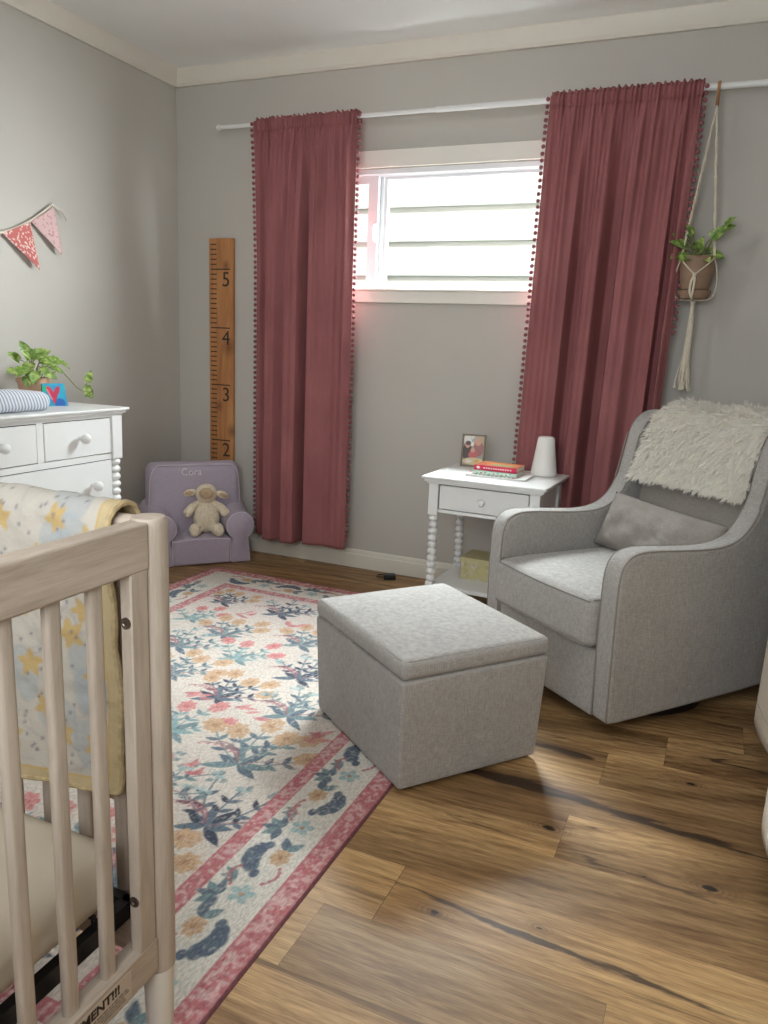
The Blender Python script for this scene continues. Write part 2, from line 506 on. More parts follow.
    known = {2: [0.9], 3: [1.35, 2.65, 3.2], 4: []}
    r = random.Random(5)
    yt = 0.10
    k = 0
    fixed = {-1.205: ([2.0, 2.803], None), -1.393: ([2.647], None), -1.581: ([1.9], None), -1.769: ([2.60], None), -1.957: ([2.05, 3.25], None), -2.145: ([2.30], None), -2.333: ([2.19, 2.773], None)}
    n0 = 0
    top = -1.581 + 0.188 * 9
    while top - PW * k > YF - 0.2:
        y1 = top - PW * k; y0 = y1 - PW
        js = None
        for fy, (jx, _) in fixed.items():
            if abs(fy - y1) < 0.05: js = jx
        if js is None:
            a = r.uniform(0.3, 1.2); js = [a, a + 1.2, a + 2.4]
        xs = [-0.1] + [q for q in js if q > 0] + [XR + 0.1]
        if abs(y1 + 1.957) < 0.05: pass
        for i in range(len(xs) - 1):
            x0, x1 = xs[i], xs[i + 1]
            if x1 <= x0: continue
            o = len(vs)
            nx = max(1, int((x1 - x0) / 0.4))
            tone = r.uniform(0.15, 0.9); off = r.random(); kd = 1.0 if r.random() < 0.3 else 0.0
            if abs(y1 + 2.333) < 0.05 and x0 > 2.1 and x1 < 2.9: tone, kd = 0.30, 1.0
            if abs(y1 + 2.333) < 0.05 and x0 > 2.7: tone, kd = 0.8, 0.0
            if abs(y1 + 2.145) < 0.05 and x0 > 2.2: tone, kd = 0.85, 0.0
            if abs(y1 + 1.769) < 0.05 and x0 > 2.5: tone, kd = 0.70, 0.0
            if abs(y1 + 1.769) < 0.05 and x1 < 2.7: tone, kd = 0.62, 0.0
            if abs(y1 + 1.957) < 0.05: tone, kd = 0.42, 0.0
            if abs(y1 + 1.581) < 0.05: tone, kd = 0.70, 0.0
            if abs(y1 + 1.393) < 0.05: tone, kd = 0.40, 0.0
            if y1 > -1.3: tone *= 0.75
            L = x1 - x0
            vs += [(x0, y0, 0), (x1, y0, 0), (x1, y1, 0), (x0, y1, 0)]
            fs.append((o, o + 1, o + 2, o + 3))
            # distance to the low-side edges (x from the joint, y from the seam)
            uvs += [(0, 0), (L, 0), (L, PW), (0, PW)]
            cols += [(tone, off, kd)] * 4
        k += 1
    me = bpy.data.meshes.new('floor')
    me.from_pydata(vs, [], fs)
    ul = me.uv_layers.new(name='plank')
    ca = me.color_attributes.new('tone', 'FLOAT_COLOR', 'CORNER')
    i = 0
    for p in me.polygons:
        for li in p.loop_indices:
            vi = me.loops[li].vertex_index
            ul.data[li].uv = uvs[vi]; ca.data[li].color = (*cols[vi], 1)
    me.materials.append(mat)
    o = bpy.data.objects.new('floor', me); COL.objects.link(o)
    struct(o)
floor()
struct(MB().box((XR / 2, YF / 2, -0.06), (XR + 2 * WT, -YF + 2 * WT, 0.10)).build('floor_slab', M_dark_gap, smooth=False))

# --- crown and baseboards
def crown_pts(sg, at):   # outline (out from wall, z)
    return [(at, 2.439), (at + sg * 0.016, 2.439), (at + sg * 0.024, 2.452), (at + sg * 0.024, 2.500), (at + sg * 0.034, ZC), (at, ZC)]
struct(MB().prism(crown_pts(-1, 0), 'X', 0, XR).build('trim_1', M_trim, angle=30))
struct(MB().prism(crown_pts(1, 0), 'Y', YF, 0).build('trim_2', M_trim, angle=30))
struct(MB().prism(crown_pts(-1, XR), 'Y', YF, 0).build('trim_3', M_trim, angle=30))
def base_pts(sg, at):
    return [(at, 0), (at + sg * 0.014, 0), (at + sg * 0.014, 0.070), (at + sg * 0.009, 0.076), (at + sg * 0.009, 0.084), (at + sg * 0.004, 0.095), (at, 0.097)]
struct(MB().prism(base_pts(-1, 0), 'X', 0, XR).build('baseboard_back', M_trim, angle=25))
struct(MB().prism(base_pts(1, 0), 'Y', YF, 0).build('baseboard_left', M_trim, angle=25))
struct(MB().prism(base_pts(-1, XR), 'Y', YF, 0).build('baseboard_right', M_trim, angle=25))

# --- window_1: slider in the back wall
def window_back():
    fr = MB()
    for (x0, x1, z0, z1) in ((WX0 - 0.075, WX1 + 0.075, WZ1 + 0.005, WZ1 + 0.080), (WX0 - 0.075, WX1 + 0.075, WZ0 - 0.062, WZ0 - 0.004),
                             (WX0 - 0.075, WX0 - 0.004, WZ0 - 0.004, WZ1 + 0.005), (WX1 + 0.004, WX1 + 0.075, WZ0 - 0.004, WZ1 + 0.005)):
        fr.box(((x0 + x1) / 2, -0.009, (z0 + z1) / 2), (x1 - x0, 0.018, z1 - z0))
    # thin stool lip on top of the apron and the head lip
    fr.box(((WX0 + WX1) / 2, -0.012, WZ0 - 0.002), (WX1 - WX0 + 0.15, 0.030, 0.010))
    w = struct(fr.build('window_1', M_casing, bevel=0.002, smooth=False))
    v = MB()
    yc = 0.055
    def fbox(x0, x1, z0, z1, y0, y1): v.box(((x0 + x1) / 2, (y0 + y1) / 2, (z0 + z1) / 2), (x1 - x0, y1 - y0, z1 - z0))
    fbox(WX0, WX1, WZ1 - 0.022, WZ1, 0.0, 0.10); fbox(WX0, WX1, WZ0, WZ0 + 0.012, 0.0, 0.10)
    fbox(WX0, WX0 + 0.02, WZ0, WZ1, 0.0, 0.10); fbox(WX1 - 0.02, WX1, WZ0, WZ1, 0.0, 0.10)
    v.build('window_frame', M_vinyl, w, smooth=False, bevel=0.0015)
    v = MB()   # sliding sash on the left
    x0, x1, z0, z1 = WX0 + 0.021, 1.178, WZ0 + 0.013, WZ1 - 0.023
    fbox(x0 + .04, x1 - .052, z1 - 0.034, z1, 0.030, 0.055); fbox(x0 + .04, x1 - .052, z0, z0 + 0.020, 0.030, 0.055)
    fbox(x0, x0 + 0.04, z0, z1, 0.030, 0.055); fbox(x1 - 0.052, x1, z0, z1, 0.030, 0.055)
    v.build('window_sash', M_vinyl, w, smooth=False)
    v = MB()
    x0, x1 = 1.160, WX1 - 0.021
    fbox(x0 + .055, x1 - .02, z1 - 0.012, z1, 0.060, 0.085); fbox(x0 + .055, x1 - .02, z0, z0 + 0.006, 0.060, 0.085)
    fbox(x0, x0 + 0.055, z0, z1, 0.060, 0.085); fbox(x0 + 0.030, x0 + 0.037, z0 + .001, z1 - .001, 0.050, 0.060); fbox(x1 - 0.02, x1, z0, z1, 0.060, 0.085)
    v.build('window_sash', M_vinyl, w, smooth=False)
    v = MB()
    v.tube(catmull([(1.165, 0.028, 1.66), (1.165, 0.010, 1.675), (1.165, 0.008, 1.70), (1.165, 0.010, 1.725), (1.165, 0.028, 1.74)], 4), 0.005)
    v.build('window_handle', M_vinyl, w)
    g = NT('window_glass')
    for l in list(g.t.links): pass
    g.fin((0.97, 1.0, 0.99, 1), 0.0, IOR=1.02, Transmission_Weight=1.0, Specular_IOR_Level=0.5)
    # thin glass that lets light straight through
    tr = g.n('ShaderNodeBsdfTransparent', {'Color': (0.97, 0.985, 0.98, 1)}); gl = g.n('ShaderNodeBsdfGlossy', {'Roughness': 0.02})
    mx = g.n('ShaderNodeMixShader', {'Fac': 0.05}); g.t.links.new(tr.outputs[0], mx.inputs[1]); g.t.links.new(gl.outputs[0], mx.inputs[2])
    g.t.links.new(mx.outputs[0], g.out.inputs[0])
    MB().box(((WX0 + 1.14) / 2, 0.042, (WZ0 + WZ1) / 2), (1.14 - WX0 - 0.03, 0.004, WZ1 - WZ0 - 0.05)).build('window_pane', g.m, w, smooth=False)
    MB().box(((1.20 + WX1) / 2, 0.072, (WZ0 + WZ1) / 2), (WX1 - 1.22, 0.004, WZ1 - WZ0 - 0.04)).build('window_pane', g.m, w, smooth=False)
window_back()
def fill_ceiling_lamp():
    r = thing('fill_ceiling_lamp', 'added round frosted fill lamp on the unseen part of the ceiling', 'ceiling lamp', (1.45, -1.70, ZC))  # out-of-view lamp added to brighten the room
    MB().lathe([(.02, -.001), (.165, -.001), (.165, -.022), (.150, -.026), (.02, -.026)], 48).build('base', M_white, r)
    t = NT('fill_lamp_glow'); m = t.fin(rgb(250, 246, 238), .4, Emission_Color=(.94, .97, 1.0, 1), Emission_Strength=18.0)
    MB().lathe([(.148, -.024), (.150, -.04), (.135, -.075), (.10, -.098), (.05, -.110), (.004, -.113)], 48).build('lamp_shade', m, r)
fill_ceiling_lamp()
def fill_window_front():
    fr = MB()
    a0, a1, z0, z1 = 1.65, 3.15, 0.95, 2.20
    for (p0, p1, q0, q1) in ((a0, a1, z1 - 0.04, z1), (a0, a1, z0, z0 + 0.04), (a0, a0 + 0.04, z0, z1), (a1 - 0.04, a1, z0, z1), (2.38, 2.42, z0, z1)):
        fr.box(((p0 + p1) / 2, YF - 0.05, (q0 + q1) / 2), (p1 - p0, 0.06, q1 - q0))
    struct(fr.build('fill_window', M_vinyl, smooth=False))  # unseen window, added so fill light can enter from behind
fill_window_front()

# --- the neighbour's lap siding beyond the window
def siding():
    mb = MB()
    Y0 = 1.55; pitch_ = 0.222; z = 0.305
    pts = [(Y0 + 0.15, -0.2)]
    prof = []
    zz = -0.2
    z_lap0 = 1.640 - 0.222 * 9
    for i in range(18):
        zb = z_lap0 + i * pitch_
        prof += [(Y0 - 0.036, zb), (Y0 - 0.002, zb + pitch_ - 0.001)]
    pts = [(Y0 + 0.15, prof[0][1])] + prof + [(Y0 + 0.15, prof[-1][1])]
    mb.prism(pts, 'X', -3.0, 6.0)
    o = mb.build('neighbour_siding', m_plain('white_siding', rgb(196, 204, 200), 0.7, var=0.01), smooth=False)
    tag(o, 'white horizontal lap siding of the neighbouring house outside the window', 'siding', kind='structure')
    c = MB(); M_cl = m_plain('bounce_shield_brown', rgb(88, 78, 70), .85, var=.1, scale=12)
    for (p0, p1, q0, q1) in ((-WT, WX0, -.3, ZC + .1), (WX1, XR + WT, -.3, ZC + .1), (WX0, WX1, -.3, WZ0), (WX0, WX1, WZ1, ZC + .1)):
        c.box(((p0 + p1) / 2, WT + .012, (q0 + q1) / 2), (p1 - p0, .02, q1 - q0))
    struct(c.build('bounce_shield', M_cl, smooth=False))  # unseen dark facing, added to cut light bounced onto the siding
    g = MB().box((1.5, 0.95, -0.35), (9, 1.6, 0.1)).build('ground', m_plain('gravel', rgb(96, 92, 84), 0.9, var=0.2, scale=40), smooth=False)
    g['kind'] = 'structure'
siding()

# ================================================================= AREA RUG
def make_rug():
    X0, X1, Y1, Y0 = 0.530, 2.146, -0.412, -3.02
    w, h = X1 - X0, Y1 - Y0
    p = Paint(w, h, 0.0032, rgb(194, 184, 174))
    R = random.Random(11)
    def Q(x, y): return (x - X0, y - Y0)
    cream = rgb(200, 195, 185); pink = rgb(172, 100, 106); pinkl = rgb(214, 150, 150)
    teal = rgb(104, 126, 130); navy = rgb(82, 98, 112); aqua = rgb(146, 168, 168); gold = rgb(184, 152, 120); goldd = rgb(156, 116, 86)
    red = rgb(190, 122, 120); redd = rgb(170, 88, 92); maroon = rgb(134, 90, 96)
    # ground tone: pinker at the far end of the weave
    n = smooth_noise(p.ny, p.nx, 14, 9, 3)[..., None]
    p.C = p.C * (0.94 + 0.10 * n)
    ff = np.clip((p.Y / h - 0.70) / 0.3, 0, 1)[..., None]
    p.C = p.C * (1 - 0.5 * ff) + np.array(rgb(192, 176, 178)[:3]) * 0.5 * ff
    # ---- field motifs
    def curve(x0, y0, x1, y1, bend, k=8):
        mx, my = (x0 + x1) / 2 - (y1 - y0) * bend, (y0 + y1) / 2 + (x1 - x0) * bend
        return [((1 - t) ** 2 * x0 + 2 * t * (1 - t) * mx + t * t * x1, (1 - t) ** 2 * y0 + 2 * t * (1 - t) * my + t * t * y1) for t in [i / k for i in range(k + 1)]]
    def flower(x, y, r, c, cd, ang):
        p.ell(x, y, r * 1.15, r * 0.85, ang, c, 0.95, 7, 0.12)
        for i in range(9):
            a = ang + i * 2 * PI / 9
            p.line([(x + math.cos(a) * r * 0.25, y + math.sin(a) * r * 0.2), (x + math.cos(a) * r * 0.95, y + math.sin(a) * r * 0.7)], 0.0014, cd, 0.65)
        p.ell(x, y, r * 0.32, r * 0.24, ang, cd, 0.7)
    def plant(wx, wy, s, head, lf, flip=1, n_heads=5, arcs=True, lean=0.0):
        x, y = Q(wx, wy)
        hc, hd = {'gold': (gold, goldd), 'red': (red, redd), 'aqua': (aqua, teal)}[head]
        lc, ld = {'teal': (teal, navy), 'navy': (navy, rgb(48, 58, 76)), 'aqua': (rgb(120, 150, 152), teal)}[lf]
        for i in range(6):                       # leaves at the foot
            a = -0.55 + i * (PI + 1.0) / 5 + R.uniform(-.1, .1)
            p.leaf(x, y, s * R.uniform(.42, .62), s * 0.085, a, lc if i % 2 else ld)
        for i in range(n_heads):
            a = PI / 2 + lean + (i - (n_heads - 1) / 2) * (2.1 / n_heads) + R.uniform(-.08, .08)
            L = s * (1.05 + 0.25 * (i % 2))
            hx, hy = x + math.cos(a) * L, y + math.sin(a) * L * 0.95
            c = curve(x, y, hx, hy, R.uniform(-.18, .18))
            p.line(c, 0.0026, lc)
            for k in (3, 5):
                p.leaf(c[k][0], c[k][1], s * .24, s * .05, a + 0.9, ld); p.leaf(c[k][0], c[k][1], s * .24, s * .05, a - 0.9, lc)
            if head == 'aqua':
                for q in range(6): p.ell(hx + R.uniform(-1, 1) * s * .14, hy + R.uniform(-1, 1) * s * .12, s * .07, s * .05, R.uniform(0, 3), hc if q % 2 else hd, 0.8)
            else: flower(hx, hy, s * 0.21, hc, hd, a)
        if arcs:
            for i in range(2):
                c = curve(x - flip * s * .05, y + s * .05, x - flip * s * (.85 - .22 * i), y + s * (.30 + .14 * i), -flip * 0.42)
                p.line(c, 0.0024, maroon, .85)
                for q in c[3::1]: p.ell(q[0], q[1] - .009, .0055, .0045, 0, pink, .8)
            c = curve(x + flip * s * .05, y + s * .02, x + flip * s * .8, y + s * .28, flip * 0.35)
            p.line(c, 0.0024, maroon, .7)
    def bits(wx, wy):
        x, y = Q(wx, wy)
        for i in range(6):
            p.leaf(x + R.uniform(-.05, .05), y + R.uniform(-.03, .03), .055, .009, R.uniform(-.3, 2.2), red if i % 2 else pink, .85)
    seq = [('gold', 'navy'), ('aqua', 'navy'), ('red', 'teal'), ('gold', 'teal'), ('aqua', 'teal')]
    MS = [(.885, -.86, .12, 'gold', 'navy'), (1.19, -.87, .15, 'aqua', 'navy'), (.90, -1.10, .12, 'red', 'aqua'), (1.12, -1.19, .14, 'gold', 'teal'),
          (1.44, -1.13, .14, 'gold', 'teal'), (1.70, -.93, .13, 'red', 'teal'), (1.04, -1.37, .14, 'aqua', 'teal'), (1.30, -1.36, .13, 'red', 'aqua'), (1.585, -1.40, .14, 'aqua', 'navy'), (1.78, -1.25, .12, 'gold', 'teal'),
          (1.18, -1.58, .14, 'gold', 'teal'), (1.43, -1.66, .14, 'gold', 'navy'), (1.70, -1.66, .15, 'aqua', 'teal'), (.90, -1.66, .14, 'red', 'navy'),
          (1.44, -1.90, .14, 'red', 'aqua'), (1.725, -1.97, .17, 'gold', 'teal'), (1.18, -1.93, .14, 'aqua', 'teal'), (.92, -2.0, .13, 'gold', 'teal'),
          (1.815, -2.24, .15, 'aqua', 'navy'), (1.58, -2.20, .14, 'aqua', 'teal'), (1.32, -2.22, .14, 'gold', 'navy'), (1.05, -2.3, .14, 'red', 'teal'),
          (1.74, -2.47, .13, 'gold', 'teal'), (1.50, -2.50, .14, 'red', 'aqua'), (1.22, -2.52, .13, 'aqua', 'teal'), (.95, -2.6, .13, 'gold', 'teal'), (1.72, -2.72, .14, 'red', 'navy'), (1.4, -2.74, .13, 'gold', 'teal')]
    for i, (a, b, s, hd, lf) in enumerate(MS): plant(a, b, s * 1.14, hd, lf, 1, 6 if s > .16 else (4 if hd == 'red' else 5), hd != 'red', R.uniform(-.25, .1))
    for q in ((1.07, -.95), (1.30, -.97), (1.57, -1.69), (1.33, -1.70), (1.85, -1.73), (1.66, -1.16), (1.60, -2.05), (1.3, -2.0), (1.66, -2.33), (1.4, -2.42), (1.05, -1.75), (1.5, -.8)): bits(*q)
    for (gx, gy) in ((1.79, -2.30), (1.85, -2.37), (1.60, -2.62), (1.83, -2.62)): flower(*Q(gx, gy), .034, gold, goldd, 1)
    # ---- border
    B = [(0.0, 0.006, rgb(120, 78, 84)), (0.006, 0.058, pink), (0.058, 0.205, cream), (0.205, 0.252, pink)]
    D = np.minimum(np.minimum(p.X, w - p.X), np.minimum(p.Y, h - p.Y))
    bn = smooth_noise(p.ny, p.nx, int(h / .010), int(w / .010), 5)
    vn = smooth_noise(p.ny, p.nx, int(h / .022), int(w / .022), 9)
    for (d0, d1, c) in B:
        m = ((D >= d0) & (D < d1))
        p.C[m] = np.array(c[:3])
        if c is pink:
            k = np.clip((bn - 0.46) * 5, 0, 1) * 0.8
            edge = np.minimum(np.abs(D - d0), np.abs(D - d1)) < 0.006
            k = np.where(edge, k * 0.3, k)
            mm = m[..., None]
            p.C = np.where(mm, p.C * (1 - k[..., None]) + np.array(rgb(196, 160, 156)[:3]) * k[..., None], p.C)
    # border motifs: leaf spray with a gold bloom alternating with a crescent
    def bmot(x, y, a, k):
        def T(u, v): return (x + u * math.cos(a) - v * math.sin(a), y + u * math.sin(a) + v * math.cos(a))
        if k % 2 == 0:
            sgn = 1 if (k // 2) % 2 else -1
            c = [T(-.062 + .020 * i, sgn * (.040 - .0030 * (i - 3) ** 2 * 1.4)) for i in range(7)]
            for i, q in enumerate(c[:-1]):
                r_ = .019 * math.sin(PI * (i + 1) / 7) + .003
                p.ell(q[0], q[1], r_ * 1.3, r_, a, navy if i % 2 else rgb(76, 90, 108))
            flower(*T(0.010, -sgn * .022), .026, gold, goldd, a)
            p.leaf(*T(.035, -sgn * .022), .052, .013, a + .5, navy); p.leaf(*T(.035, -sgn * .022), .050, .012, a - .6, teal)
            cc = [T(-.085 + .012 * i, -sgn * (.050 - .002 * (i - 3) ** 2)) for i in range(6)]
            p.line(cc, .0028, maroon)
            for q in cc: p.ell(q[0], q[1], .005, .005, 0, pink)
        else:
            for i in range(5): p.ell(*T(.018 * math.cos(i * 1.257), .018 * math.sin(i * 1.257) - .010), .013, .010, i * 1.257 + a, aqua)
            p.ell(*T(0, -.010), .006, .006, 0, goldd)
            for i in range(5): p.leaf(*T(-.025, .035), .050, .012, a + .2 + i * 0.75, teal if i % 2 else navy)
            for i in range(3): p.leaf(*T(.045, .030), .040, .010, a + 1.2 + i * 0.7, teal)
            cc = [T(.02 + .012 * i, .052 - .0025 * (i - 3) ** 2) for i in range(6)]
            p.line(cc, .0026, maroon)
            for q in cc: p.ell(q[0], q[1] - .004, .0045, .0045, 0, pink)
    bc = 0.131
    k = 1
    yy = Q(0, -2.525)[1] - 0.13 * 3
    while yy < h - 0.2:
        if yy > 0.05:
            bmot(w - bc, yy, PI / 2, k); bmot(bc, yy, PI / 2, k + 1)
        yy += 0.1295; k += 1
    xx = 0.26; k = 0
    while xx < w - 0.2:
        bmot(xx, h - bc, 0, k); bmot(xx, bc, 0, k); xx += 0.1295; k += 1
    # red carnation in the near corner of the border
    # worn weave
    wear = smooth_noise(p.ny, p.nx, int(h / .0075), int(w / .0045), 21)
    big = smooth_noise(p.ny, p.nx, 40, 26, 22)
    k = np.clip((wear - 0.55) * 2.2, 0, 1) * np.clip(0.30 + big * 0.7, 0, 1) * 0.85
    k = np.where(D < .006, 0, np.maximum(k, .06))
    p.C = p.C * (1 - k[..., None]) + np.array(rgb(194, 185, 175)[:3]) * k[..., None]
    hz = 0.009
    P = np.stack([p.X + X0, p.Y + Y0, np.full_like(p.X, hz)], -1)
    # fold the rim down to the floor
    P[0, :, 2] = 0.0; P[-1, :, 2] = 0.0; P[:, 0, 2] = 0.0; P[:, -1, 2] = 0.0
    m = m_attr('woven_rug', 0.95, fine=(1, 0.35, 1), bump=0.6, bscale=420, bdist=0.002, spec=0.1)
    o = grid_obj('area_rug', P, m, colors=p.C)
    tag(o, 'cream floral area rug with pink striped border on the wood floor', 'rug')
make_rug()

# ================================================================= CURTAIN ROD AND CURTAINS
ROD_Y, ROD_Z = -0.088, 2.200
rod = thing('curtain_rod', 'long thin white curtain rod across the back wall above the window', 'curtain rod', (0, 0, 0))
MB().tube([(0.345, ROD_Y, ROD_Z + .004), (1.55, ROD_Y, ROD_Z + .002)], 0.0095, 16).build('rod', M_white, rod)
MB().tube([(1.50, ROD_Y, ROD_Z + .002), (3.20, ROD_Y, ROD_Z - .002)], 0.0125, 16).build('rod', M_white, rod)
MB().lathe([(0.0095, 0), (0.013, -.002), (0.013, -.018), (0.006, -.026)], 16, (0.345, ROD_Y, ROD_Z + .004), 'X').build('finial', M_white, rod)
for bx in (0.60, 2.30, 3.10):
    b = MB().box((bx, -0.004, ROD_Z - .01), (0.02, 0.008, 0.06)); b.tube([(bx, -.004, ROD_Z - .016), (bx, ROD_Y, ROD_Z - .018), (bx, ROD_Y - .016, ROD_Z - .006)], .004)
    b.build('bracket', M_white, rod)

def m_velvet():
    t = NT('rose_velvet')
    n = t.noise(t.obj((1, 1, 0.5)), 7, 3); n2 = t.noise(t.obj((1, 1, .5)), 500, 2)
    c = t.ramp(t.math('ADD', t.math('MULTIPLY', n, .8), t.math('MULTIPLY', n2, .2)), [(0.3, rgb(134, 84, 85)), (0.7, rgb(154, 100, 100))])
    t.bump(n2, 0.2, 0.0006)
    return t.fin(c, 0.85, Specular_IOR_Level=0.1, Sheen_Weight=0.12, Sheen_Roughness=0.4, Sheen_Tint=rgb(200, 130, 130))
M_velvet = m_velvet()
M_pom = m_plain('pompom_yarn', rgb(140, 84, 88), 0.95, var=0.1, scale=200, bump=0.6, bscale=300)

def curtain(name, label, xt0, xt1, xb0, xb1, z_bot, folds, seed, skew=0.0, zsag=0.0):
    root = thing(name, label, 'curtain', ((xt0 + xt1) / 2, 0, 0), 0, 'rose velvet curtains on the rod')
    ox = (xt0 + xt1) / 2
    nu, nv = 300, 150
    z_top = 2.230
    us = np.linspace(0, 1, nu)
    fu = np.array([f[0] for f in folds]); fd = np.array([f[1] for f in folds])
    def fold_at(u):
        j = np.clip(np.searchsorted(fu, u) - 1, 0, len(fu) - 2)
        t = (u - fu[j]) / (fu[j + 1] - fu[j]); t = np.clip(t, 0, 1); t = t * t * (3 - 2 * t)
        return fd[j] * (1 - t) + fd[j + 1] * t
    base = fold_at(us)
    rr = np.random.default_rng(seed)
    ph = rr.uniform(0, 6.28, 8)
    gather = np.zeros(nu)
    for k, fr in enumerate((19, 27, 33, 41)): gather += np.sin(us * 2 * PI * fr + ph[k]) * (0.30 if k else .4)
    mid = np.zeros(nu)
    for k, fr in enumerate((7, 11, 15)): mid += np.sin(us * 2 * PI * fr + ph[4 + k]) * 0.35
    P = np.zeros((nv, nu, 3))
    zs = np.concatenate([np.linspace(z_top, 2.10, 34), np.linspace(2.10, z_bot, nv - 34 + 1)[1:]])
    for j, z in enumerate(zs):
        t = (z_top - z) / (z_top - z_bot)
        x0 = xt0 + (xb0 - xt0) * t; x1 = xt1 + (xb1 - xt1) * t
        a_g = 0.011 * math.exp(-max(0, 2.16 - z) / 0.12)
        a_m = 0.024 * math.exp(-max(0, 2.16 - z) / 1.1) * min(1, max(0, (2.17 - z) / .12))
        a_f = min(1, max(0.0, (2.16 - z) / 0.60)) ** 0.7
        y = -0.116 + a_g * gather + a_m * mid
        y = y + 0.007 * math.exp(-((z - 2.168) / .006) ** 2)
        if z > 2.212:   # ruffle above the pocket
            y = -0.094 + 0.015 * gather * min(1, (z - 2.205) / .012)
        yf = -0.138 + base * (0.72 + 0.42 * t)
        y = y * (1 - a_f) + (yf + a_g * gather * .6 + a_m * mid * .7) * a_f
        y = np.minimum(y, -0.021)
        lim = ROD_Y - 0.017
        if 2.182 < z < 2.215: y = np.minimum(y, lim)
        y = np.maximum(y, -0.19)
        # folds overlap sideways a little as they deepen
        x = x0 + (x1 - x0) * us
        zz = z + (0.0045 * np.sin(us * 2 * PI * 24 + ph[1]) if j == 0 else 0) - zsag * us * t
        P[j, :, 0] = x - ox; P[j, :, 1] = y; P[j, :, 2] = zz
    grid_obj('curtain_panel', P, M_velvet, root, solid=0.0022, soff=1)
    # rod pocket: back layer of the header
    zb = np.linspace(2.226, 2.168, 10)
    Pb = np.zeros((10, nu, 3))
    for j, z in enumerate(zb):
        Pb[j, :, 0] = xt0 + (xt1 - xt0) * us - ox; Pb[j, :, 1] = (-0.066 if j not in (0, 9) else -0.082) + .004 * gather; Pb[j, :, 2] = z
    grid_obj('rod_pocket', Pb, M_velvet, root, solid=0.002)
    for side in (0, 1):
        trim = MB(); ii = 0 if side == 0 else nu - 1; sg = -1 if side == 0 else 1
        z = 2.20
        k = 0
        while z > (z_bot + 0.02 if not (side == 1 and seed == 2) else 1.24):
            j = int(np.argmin(np.abs(zs - z)))
            q = P[j, ii]
            jit = random.uniform(-.002, .002)
            cpos = (q[0] + sg * 0.0105 + jit * .5, q[1] + 0.002, z + jit)
            trim.ell(cpos, 0.0088, 10, 7)
            trim.tube([(q[0], q[1], z), cpos], 0.0014, 4)
            z -= 0.0268; k += 1
        trim.build('pompom_trim', M_pom, root)
    return root
B, F_ = 0.0, 0.0
c1 = curtain('curtain', 'left rose velvet curtain, narrow panel between the growth ruler and the window', 0.556, 1.122, 0.540, 1.118, 0.118,
             [(0, 0.078), (.03, .078), (.06, .05), (.095, .075), (.125, .092), (.165, .092), (.19, -.015), (.27, -.025), (.335, .03), (.36, .035), (.40, -.03), (.50, -.02), (.535, .085), (.56, .09), (.60, .0), (.68, .012), (.78, .030), (.90, .02), (.96, .012), (1, .03)], 1)
c2 = curtain('curtain', 'right rose velvet curtain, wide panel behind the white bedside table', 2.018, 2.618, 1.978, 2.575, 0.10,
             [(0, 0.03), (.05, .0), (.12, .015), (.20, -.025), (.255, -.01), (.30, .085), (.345, .085), (.385, -.02), (.46, -.03), (.515, .088), (.565, .092), (.60, -.022), (.70, -.028), (.78, .012), (.84, .0), (.885, -.012), (.905, .072), (.93, .07), (.95, -.01), (1, .03)], 2)

# ================================================================= GROWTH RULER
def ruler():
    t = NT('ruler_pine')
    g = t.noise(t.obj((1, 1, 0.10)), 22, 5, 0.6, 1.0)
    c = t.ramp(g, [(0.3, rgb(150, 96, 54)), (0.55, rgb(178, 124, 76)), (0.75, rgb(196, 146, 96))])
    tc = t.n('ShaderNodeTexCoord'); s = t.n('ShaderNodeSeparateXYZ'); t.set(s.inputs[0], tc.outputs['Object'])
    for (kx, kz, kr) in ((0.045, 0.655, .05), (-0.015, 0.335, .034), (0.03, 1.08, .03), (0.07, 0.20, .04)):
        dx = t.math('SUBTRACT', s.outputs[0], kx); dz = t.math('MULTIPLY', t.math('SUBTRACT', s.outputs[2], kz), 0.8)
        d = t.math('SQRT', t.math('ADD', t.math('MULTIPLY', dx, dx), t.math('MULTIPLY', dz, dz)))
        h = t.math('SUBTRACT', 1.0, t.math('DIVIDE', d, kr), clamp=True)
        c = t.mix(t.math('MULTIPLY', h, 0.8), c, rgb(96, 52, 30))
    M_r = t.fin(c, 0.5)
    M_ink = m_plain('burnt_black_ink', rgb(44, 34, 30), 0.7, var=0.05)
    X0, X1, Z0, Z1 = 0.219, 0.372, 0.463, 1.682
    r = thing('growth_ruler', 'tall wooden growth chart ruler numbered 2 to 5, left of the left curtain', 'growth chart', ((X0 + X1) / 2, -0.012, Z0))
    w = X1 - X0
    MB().box((0, 0, (Z1 - Z0) / 2), (w, 0.020, Z1 - Z0)).build('board', M_r, r, bevel=0.0015, smooth=False)
    tk = MB()
    n = int(Z0 / 0.0254) + 1
    while n * 0.0254 < Z1 - .01:
        z = n * 0.0254
        if n % 12 == 0: tk.box((-w / 2 + .012 + .061, -0.0106, z - Z0), (0.122, 0.0012, 0.0062))
        else: tk.box((-w / 2 + .010 + .019, -0.0106, z - Z0), (0.038, 0.0012, 0.0058))
        n += 1
    tk.build('tick_marks', M_ink, r, smooth=False)
    for d in (2, 3, 4, 5):
        text('numeral', str(d), M_ink, r, (0.032, -0.0105, d * 0.3048 - Z0 - 0.088), (PI / 2, 0, 0), 0.108, ext=0.0006)

